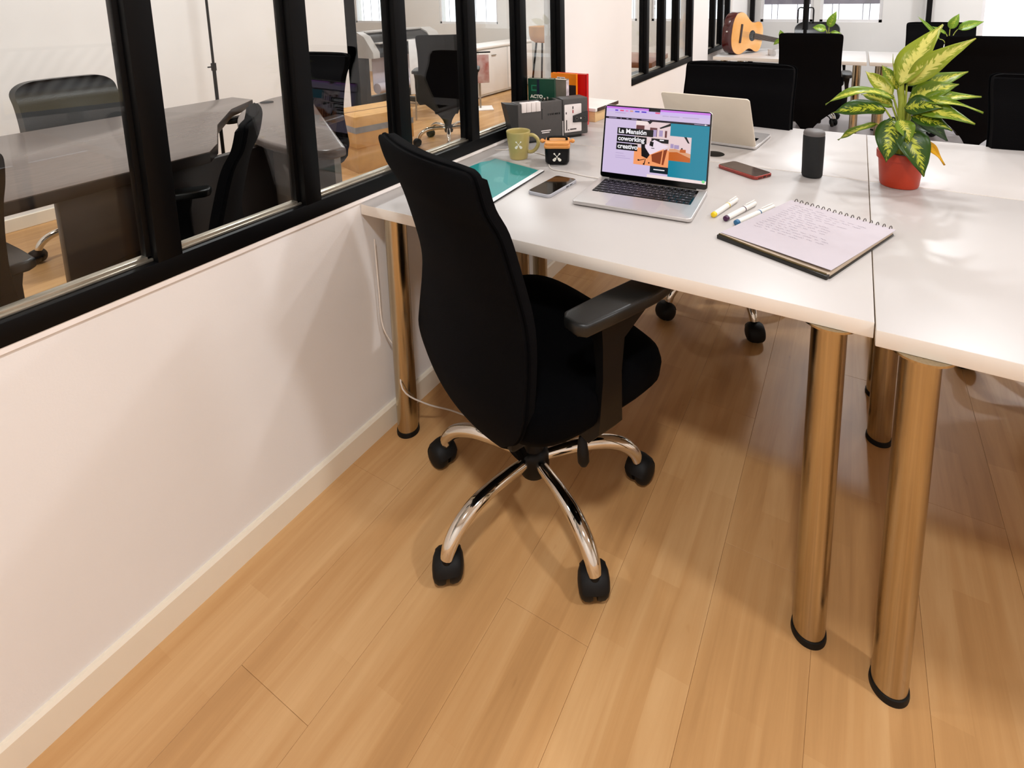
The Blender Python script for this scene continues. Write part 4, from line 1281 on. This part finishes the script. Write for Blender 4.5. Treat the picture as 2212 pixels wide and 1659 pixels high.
# ------------------------------------------------------------------ behind the glass: the meeting room
TZ = 0.73
t5 = thing('meeting_table', 'long dark wooden meeting table behind the partition glass', 'table', (-1.35, -0.4, 0), 0)
poly = [(-1.86, -1.7), (-0.83, -1.7), (-0.83, 0.08), (-0.92, 0.16), (-1.24, 0.35), (-1.53, 0.59), (-1.68, 0.80), (-1.86, 0.80)]
q = B(); q.prism([(x + 1.35, y + 0.4) for x, y in poly], TZ - 0.004, TZ, 0.001); q.build('table_top', M_twood, t5)
q = B(); q.prism([(x + 1.35, y + 0.4) for x, y in poly], TZ - 0.040, TZ - 0.004, 0.001); q.build('top_edge', M_dwood, t5)
q = B(); q.box(0.44, 0.475, 0.06, 0.75, 0.02, TZ - 0.04, 0.003); q.build('leg_panel', M_dwood, t5)
q = B(); q.box(0.44, 0.475, -1.25, -0.80, 0.02, TZ - 0.04, 0.003); q.build('leg_panel', M_dwood, t5)
q = B(); q.box(-0.05, 0.0, -1.1, 0.70, TZ - 0.14, TZ - 0.04, 0.003); q.build('cross_beam', M_dwood, t5)

t6 = thing('meeting_table', 'grey brown table with rounded corner beside the cardboard box', 'table', (-1.0, 0.7, 0), 0)
poly = catmull([(-1.54, 1.02), (-1.64, 0.99), (-1.60, 0.80), (-1.42, 0.57), (-1.14, 0.38), (-0.86, 0.28), (-0.60, 0.245), (-0.46, 0.27), (-0.44, 0.34)], 4) + [(-0.98, 0.68), (-1.40, 0.95)]
q = B(); q.prism([(x + 1.0, y - 0.7) for x, y in poly], TZ - 0.036, TZ, 0.010, seg=3); q.build('table_top', M_twood, t6, 50)
q = B(); q.prism([(0.02, -0.36), (0.42, -0.30), (0.42, -0.27), (0.02, -0.33)], 0.0, TZ - 0.036, 0.002); q.build('leg_panel', M_gpanel, t6)
q = B(); q.prism([(-0.56, 0.16), (-0.56, 0.19), (-0.30, 0.03), (-0.30, 0.00)], 0.0, TZ - 0.036, 0.002); q.build('leg_panel', M_gpanel, t6)
q = B(); q.lathe([(0.030, 0.0), (0.033, 0.0015), (0.030, 0.003)], 24, c=(-0.53, 0.08, TZ)); q.build('cable_grommet', M_rubber, t6)

# cardboard box
cb = thing('cardboard_box', 'large brown cardboard box with grey tape on the meeting room floor', 'box', (-1.96, 1.73, 0), R(75))
q = B(); q.box(0.0, 0.46, 0.0, 0.40, 0.0, 0.195, 0.002); q.build('lower_box', M_card, cb)
q = B(); q.box(-0.008, 0.468, -0.008, 0.408, 0.19, 0.42, 0.002); up_ = q.build('upper_box', M_card, cb)
q = B(); q.box(-0.0095, 0.4695, -0.0095, 0.4095, 0.300, 0.345); q.build('tape_band', M_tape, up_, smooth=0)
q = B(); q.box(-0.0085, 0.4685, 0.19, 0.21, 0.4195, 0.4208); q.build('lid_seam', mat('cardboard_seam', (120, 84, 46), 0.9), up_, smooth=0)

# plotter on a stand
M_pgrey = mat('plotter_grey', (176, 170, 164), 0.5, var=0.05, scale=20)
M_pdark = mat('plotter_charcoal', (24, 23, 23), 0.5, var=0.1, scale=20)
pt = thing('plotter', 'grey and black wide format plotter on a stand in the glazed room', 'plotter', (-3.32, 3.58, 0), R(90))
# local x along the plotter, y towards the back (-X in the room), operator side at -y
def side_prof(x0, x1, grow=0.0):
    pr = [(-0.20 - grow, 0.66), (0.16 + grow, 0.66), (0.18 + grow, 0.80), (0.10 + grow, 0.90 + grow), (0.0, 0.905 + grow), (-0.10, 0.86 + grow), (-0.20 - grow, 0.72)]
    return [[(x, y, z) for y, z in pr] for x in (x0, x1)]
q = B(); q.loft(side_prof(-0.48, 0.40)); q.build('body', M_pdark, pt)
q = B(); q.loft(side_prof(-0.56, -0.47, 0.018)); q.build('end_cap', M_pgrey, pt)
q = B(); q.loft(side_prof(0.39, 0.56, 0.018)); ec = q.build('end_cap', M_pgrey, pt)
q = B(); q.box(0.42, 0.54, -0.17, -0.10, 0.80, 0.815); q.build('control_keys', M_pdark, ec)
q = B(); q.prism([(-0.47, -0.215), (0.39, -0.215), (0.39, -0.09), (-0.47, -0.09)], 0.80, 0.812, M=Matrix.Rotation(0, 4, 'X')); q.build('platen_cover', M_pgrey, pt)
q = B(); q.box(-0.46, 0.38, -0.02, 0.10, 0.905, 0.925, 0.004); q.build('top_cover', M_pgrey, pt)
for x in (-0.50, 0.44):
    q = B(); q.box(x - 0.03, x + 0.03, -0.06, 0.06, 0.06, 0.67, 0.004); q.box(x - 0.03, x + 0.03, -0.30, 0.28, 0.02, 0.08, 0.006); q.build('stand_leg', M_pdark, pt)
q = B(); q.box(-0.48, 0.42, -0.03, 0.03, 0.16, 0.24, 0.004); q.build('stand_bar', M_pdark, pt)
q = B(); q.cyl((-0.44, -0.12, 0.33), (0.38, -0.12, 0.33), 0.055, n=24); q.box(-0.44, 0.38, -0.068, -0.064, 0.33, 0.66); q.build('paper_roll', M_paper, pt)

# white side panel and cabinets further back
wb_ = thing('cabinet', 'white low cabinet along the far meeting room wall', 'cabinet', (-3.05, 5.2, 0), 0)
q = B(); q.box(-0.25, 0.12, -0.66, 0.66, 0.02, 0.62, 0.004); q.build('body', M_wall_cool, wb_)
q = B(); q.box(-0.27, 0.14, -0.68, 0.68, 0.62, 0.645, 0.003); q.build('top', M_sill, wb_)
for y in (-0.33, 0.33):
    q = B(); q.box(0.12, 0.134, y - 0.315, y + 0.315, 0.05, 0.60, 0.002); d_ = q.build('door', M_sill, wb_)
    q = B(); q.box(0.134, 0.146, y - 0.05, y + 0.05, 0.52, 0.53, 0.002); q.build('handle', M_alu, d_)

M_bro = mat('red_brochure', (168, 84, 72), 0.5, var=0.4, scale=9, col2=(208, 190, 186))
br = thing('brochure_stand', 'clear acrylic stand with red brochure by the white cabinet', 'brochure stand', (-2.55, 4.05, 0), R(40))
q = B(); q.box(-0.14, 0.14, -0.12, 0.12, 0.0, 0.014, 0.003); q.build('foot', M_sill, br)
q = B(); q.cyl((0, 0, 0.012), (0, 0, 0.34), 0.012, n=12); q.build('pole', M_alu, br)
q = B(); q.box(-0.11, 0.11, -0.012, -0.002, 0.30, 0.62, 0.002); q.build('brochure', M_bro, br)
q = B(); q.box(-0.13, 0.13, -0.016, 0.0, 0.64, 0.655, 0.002); q.build('top_rail', M_black, br)

M_owall = mat('wall_white_board', (236, 236, 236), 0.4)
bs = thing('easel_board', 'white board leaning beside the plotter', 'board', (-2.70, 3.42, 0), R(52))
q = B(); q.box(-0.22, 0.22, -0.008, 0.008, 0.28, 0.84, 0.002); q.build('sheet', M_owall, bs)
for s in (-1, 1):
    q = B(); q.tube([(s * 0.18, 0.0, 0.0), (s * 0.16, 0.02, 0.45), (s * 0.14, 0.03, 0.80)], 0.009, 8); q.build('leg', M_alu, bs)
M_orange = mat('tan_moulded_seat', (186, 140, 88), 0.5, var=0.1, scale=12)
ts = thing('stool', 'tan moulded stool near the far windows of the glazed room', 'stool', (-2.15, 4.85, 0), 0)
q = B(); q.lathe([(0.02, 0.70), (0.12, 0.71), (0.17, 0.74), (0.185, 0.80), (0.19, 0.90), (0.182, 0.90), (0.16, 0.76), (0.02, 0.74)], 28); q.build('seat', M_orange, ts, 60)
for k in range(4):
    a = R(45 + 90 * k)
    q = B(); q.tube([(0.10 * math.cos(a), 0.10 * math.sin(a), 0.72), (0.19 * math.cos(a), 0.19 * math.sin(a), 0.0)], 0.012, 8); q.build('leg', M_black, ts)
# brown wooden desk seen through the second window
wd = thing('wooden_desk', 'brown wooden desk with white papers seen through the second window', 'desk', (-0.95, 4.15, 0), R(8))
q = B(); q.box(-0.55, 0.45, -0.45, 0.45, 0.60, 0.65, 0.004); q.build('desk_top', mat('mid_brown_wood', (136, 84, 54), 0.4, var=0.15, scale=6, stretch=(4, 30, 30)), wd)
for x in (-0.48, 0.38):
    for y in (-0.38, 0.38):
        q = B(); q.box(x - 0.03, x + 0.03, y - 0.03, y + 0.03, 0, 0.60, 0.003); q.build('leg', MATS['mid_brown_wood'], wd)
q = B(); q.box(-0.46, -0.43, -0.40, 0.40, 0.15, 0.60); q.build('side_panel', M_dwood, wd)
q = B(); q.prism(rrect(-0.15, 0.06, -0.12, 0.16, 0.006, 3), 0, 0.012, M=Matrix.Translation((-1.0, 4.05, 0.65))); tag(q.build('paper_stack', M_paper, smooth=0), 'white stack of papers on the brown wooden desk', 'papers')
lp = thing('globe_lamp', 'round white lamp low behind the second window', 'lamp', (-0.22, 2.26, 0.64), 0)
q = B(); q.sphere((0, 0, 0.10), 0.055, n=20); q.build('globe', M_white, lp, 60)
q = B(); q.lathe([(0.035, 0.0), (0.03, 0.01), (0.012, 0.02), (0.012, 0.05)], 20); q.build('base', M_white, lp)
sdesk = thing('side_shelf', 'dark shelf just behind the second window', 'shelf', (-0.27, 2.65, 0), 0)
q = B(); q.box(-0.15, 0.15, -0.55, 0.65, 0.60, 0.64, 0.003); q.build('shelf_board', M_dwood, sdesk)
for y in (-0.5, 0.6):
    q = B(); q.box(-0.14, 0.14, y - 0.02, y + 0.02, 0.0, 0.60, 0.002); q.build('side_panel', M_dwood, sdesk)

# ------------------------------------------------------------------ far end of the open office
M_gtop = mat('amber_guitar_top', (226, 152, 62), 0.25, var=0.25, scale=3, col2=(240, 186, 120), coat=0.4)
M_gside = mat('dark_red_guitar_side', (72, 16, 14), 0.22, var=0.15, scale=6, coat=0.5)
M_fret = mat('rosewood_fretboard', (58, 38, 32), 0.45, var=0.15, scale=20)
gt = thing('acoustic_guitar', 'acoustic guitar with amber top and dark red sides on the far desk', 'guitar', (0.135, 4.10, Z), R(66))
prof = [(0.0, 0.0), (0.002, 0.06), (0.02, 0.125), (0.06, 0.172), (0.12, 0.190), (0.18, 0.178), (0.24, 0.142), (0.285, 0.122), (0.33, 0.124), (0.38, 0.138), (0.42, 0.138), (0.455, 0.118), (0.478, 0.075), (0.485, 0.03)]
prof = catmull(prof, 3)
out_ = [(x, w) for x, w in prof] + [(x, -w) for x, w in reversed(prof[1:])]
GM = Matrix.Translation((0, 0, 0.19)) @ Matrix.Rotation(R(9.2), 4, 'Y') @ Matrix(((1, 0, 0, 0), (0, 0, -1, 0), (0, 1, 0, 0), (0, 0, 0, 1)))
q = B(); q.prism(out_, -0.05, 0.047, 0.003, M=GM); q.build('body', M_gside, gt, 50)
q = B(); q.prism([(0.003 + x * 0.988, w * 0.985) for x, w in out_], 0.0465, 0.0505, M=GM); tp_ = q.build('soundboard', M_gtop, gt, smooth=0)
q = B(); q.prism([(0.315 + 0.05 * math.cos(2 * PI * k / 28), 0.05 * math.sin(2 * PI * k / 28)) for k in range(28)], 0.050, 0.0512, M=GM); q.build('sound_hole', M_bezel, tp_, smooth=0)
q = B(); q.prism(rrect(0.12, 0.145, -0.085, 0.085, 0.005, 3), 0.050, 0.058, 0.002, M=GM); q.build('bridge', M_fret, gt)
q = B(); q.prism([(0.34, -0.027), (0.80, -0.022), (0.80, 0.022), (0.34, 0.027)], 0.050, 0.058, M=GM); q.build('fretboard', M_fret, gt, smooth=0)
q = B(); q.prism([(0.47, -0.025), (0.80, -0.021), (0.80, 0.021), (0.47, 0.025)], 0.022, 0.050, 0.006, M=GM); q.build('neck', M_gside, gt)
q = B(); q.prism([(0.80, -0.026), (0.82, -0.036), (0.96, -0.040), (0.97, 0.0), (0.96, 0.040), (0.82, 0.036), (0.80, 0.026)], 0.030, 0.046, 0.002, M=GM); hs = q.build('headstock', M_fret, gt)
for k in range(3):
    for s in (-1, 1):
        q = B(); a = GM @ Vector((0.84 + k * 0.045, s * 0.036, 0.036)); c = GM @ Vector((0.84 + k * 0.045, s * 0.062, 0.036)); q.cyl(a, c, 0.006, n=8); q.build('tuning_peg', M_alu, hs)
q = B()
for k in range(6):
    y = -0.018 + k * 0.0072
    q.tube([GM @ Vector((0.133, y * 1.3, 0.060)), GM @ Vector((0.80, y, 0.060))], 0.0008, 5)
q.build('strings', M_alu, gt)
q = B(); q.cyl(GM @ Vector((-0.008, 0, 0)), GM @ Vector((0.004, 0, 0)), 0.007, n=10); q.build('end_pin', M_white, gt)

gt.location.z = Z + 0.0006 - min(v.co.z for v in [c for c in gt.children if c.name.startswith('body')][0].data.vertices)
# small pothos plants on the far desks
M_vase = mat('clear_white_vase', (214, 210, 208), 0.15, var=0.03)
ML_fresh = leaf_mat('fresh_leaf', (120, 158, 40), (196, 210, 80), -0.05)
def small_plant(label, x, y, leaves, vase_h=0.10):
    t7 = thing('small_plant', label, 'plant', (x, y, Z), 0, 'small trailing plants on the far desks')
    q = B(); q.lathe([(0.030, 0.0), (0.034, 0.004), (0.036, vase_h * 0.6), (0.030, vase_h), (0.027, vase_h), (0.032, vase_h * 0.6), (0.028, 0.01)], 24); q.build('vase', M_vase, t7, 60)
    for a, c, w in leaves:
        lf = leaf_object('leaf', leaf_mesh(a, c, w, 0.01, (0, -0.8, 0.5), 0.25, 0.5, 8), ML_fresh, t7)
        q = B(); q.tube(catmull([(0, 0, vase_h * 0.5), (a[0] * 0.5, a[1] * 0.5, vase_h + (a[2] - vase_h) * 0.6), a], 4), 0.003, 6); q.build('stem', M_stem, lf, 60)
small_plant('small trailing plant in a white vase beside the guitar neck', 0.62, 4.12, [((-0.03, 0, 0.16), (-0.05, 0, 0.23), 0.05), ((-0.03, 0, 0.15), (-0.10, 0, 0.10), 0.045), ((0.0, 0, 0.13), (0.0, -0.03, 0.03), 0.05), ((0.02, 0, 0.16), (0.05, 0, 0.20), 0.05)])
small_plant('small bright green plant rising behind the chair back near the guitar', 0.93, 4.38, [((0.0, 0, 0.24), (0.05, 0, 0.38), 0.075), ((-0.02, 0, 0.22), (-0.13, 0, 0.24), 0.08), ((0.01, 0, 0.20), (0.10, 0, 0.19), 0.03)], 0.12)
small_plant('small green plant on the far desk above the variegated plant', 1.78, 4.35, [((0.0, 0, 0.24), (0.05, 0, 0.36), 0.07), ((0.05, 0, 0.24), (0.21, 0, 0.30), 0.08), ((-0.06, 0, 0.16), (-0.22, 0, 0.34), 0.035), ((-0.02, 0, 0.2), (-0.12, 0, 0.26), 0.03)], 0.12)
# papers and cup on the guitar desk
q = B(); q.lathe([(0.028, 0.0), (0.033, 0.003), (0.036, 0.055), (0.034, 0.055), (0.031, 0.006), (0.005, 0.005)], 24, c=(0.50, 4.22, Z)); tag(q.build('glass_cup', M_vase, smooth=60), 'small clear cup standing on the guitar desk', 'cup')
# black microphone arm clamped at the far desk
ma = thing('microphone_arm', 'black boom arm standing on the far desk in front of the window', 'boom arm', (0.72, 4.70, Z), 0)
q = B(); q.box(-0.04, 0.04, -0.04, 0.04, 0.0, 0.03, 0.004); q.build('clamp', M_black, ma)
q = B(); q.cyl((0, 0, 0.03), (0, 0, 0.22), 0.016, n=14); q.build('upright', M_black, ma)
q = B(); q.tube([(0, 0, 0.20), (0.0, 0.0, 0.45), (0.01, 0.02, 0.95), (0.03, 0.03, 1.2)], 0.026, 10); q.build('boom', M_black, ma)
q = B()
for s in (-1, 1):
    q.tube(catmull([(s * 0.01, -0.02, 0.40), (s * 0.06, -0.02, 0.40), (s * 0.065, -0.02, 0.33), (s * 0.065, -0.02, 0.26)], 3), 0.006, 8)
q.build('cradle', M_black, ma)

# monitor on the near right desk, outside the picture but mirrored in the partition glass
mo = thing('monitor', 'desktop monitor showing a striped picture, mirrored in the partition glass', 'monitor', (1.98, 0.15, Z), R(-72))
M_stripe = bpy.data.materials.new('striped_wallpaper')
M_stripe.use_nodes = True
N_, L_ = M_stripe.node_tree.nodes, M_stripe.node_tree.links
p_ = N_['Principled BSDF']
tc_ = N_.new('ShaderNodeTexCoord')
mp_ = N_.new('ShaderNodeMapping')
mp_.inputs['Rotation'].default_value = (0, R(35), 0)
L_.new(tc_.outputs['Object'], mp_.inputs['Vector'])
wv = N_.new('ShaderNodeTexWave')
wv.inputs['Scale'].default_value = 7
wv.inputs['Distortion'].default_value = 2.5
L_.new(mp_.outputs[0], wv.inputs['Vector'])
cr_ = N_.new('ShaderNodeValToRGB')
cr_.color_ramp.elements[0].color = srgb(40, 34, 38)
cr_.color_ramp.elements[1].color = srgb(226, 216, 214)
L_.new(wv.outputs['Fac'], cr_.inputs['Fac'])
sp_ = N_.new('ShaderNodeSeparateXYZ')
L_.new(tc_.outputs['Object'], sp_.inputs[0])
yb = N_.new('ShaderNodeValToRGB')
yb.color_ramp.elements[0].position = 0.12
yb.color_ramp.elements[0].color = (1, 1, 1, 1)
yb.color_ramp.elements[1].position = 0.17
yb.color_ramp.elements[1].color = (0, 0, 0, 1)
L_.new(sp_.outputs['Z'], yb.inputs['Fac'])
mx_ = N_.new('ShaderNodeMix')
mx_.data_type = 'RGBA'
mx_.inputs['B'].default_value = srgb(230, 190, 30)
L_.new(yb.outputs['Color'], mx_.inputs['Factor'])
L_.new(cr_.outputs['Color'], mx_.inputs['A'])
p_.inputs['Base Color'].default_value = (0.01, 0.01, 0.01, 1)
L_.new(mx_.outputs['Result'], p_.inputs['Emission Color'])
p_.inputs['Emission Strength'].default_value = 1.5
q = B(); q.box(-0.10, 0.10, -0.08, 0.08, 0.0, 0.008, 0.003); q.build('foot', M_alum, mo)
q = B(); q.box(-0.03, 0.03, 0.01, 0.022, 0.006, 0.16, 0.002); q.build('neck', M_alum, mo)
q = B(); q.box(-0.245, 0.245, -0.014, 0.01, 0.05, 0.36, 0.004); q.build('housing', M_bezel, mo)
q = B(); q.box(-0.232, 0.232, -0.0155, -0.0142, 0.075, 0.345); q.build('display', M_stripe, mo, smooth=0)

# slim black pole standing behind the dark meeting table
sp2 = thing('stand_pole', 'slim black stand pole in front of the white meeting room wall', 'pole', (-2.60, 1.14, 0), 0)
q = B(); q.lathe([(0.12, 0.0), (0.12, 0.012), (0.02, 0.02)], 28); q.build('base', M_black, sp2)
q = B(); q.cyl((0, 0, 0.015), (0, 0, 0.84), 0.011, n=12); q.build('lower_tube', M_black, sp2)
q = B(); q.cyl((0, 0, 0.82), (0, 0, 1.9), 0.008, n=12); q.build('upper_tube', M_black, sp2)
q = B(); q.cyl((0, 0, 0.80), (0, 0, 0.85), 0.016, n=14); q.cyl((0, 0, 0.825), (-0.01, -0.035, 0.825), 0.005, n=8); q.build('clutch', M_black, sp2)
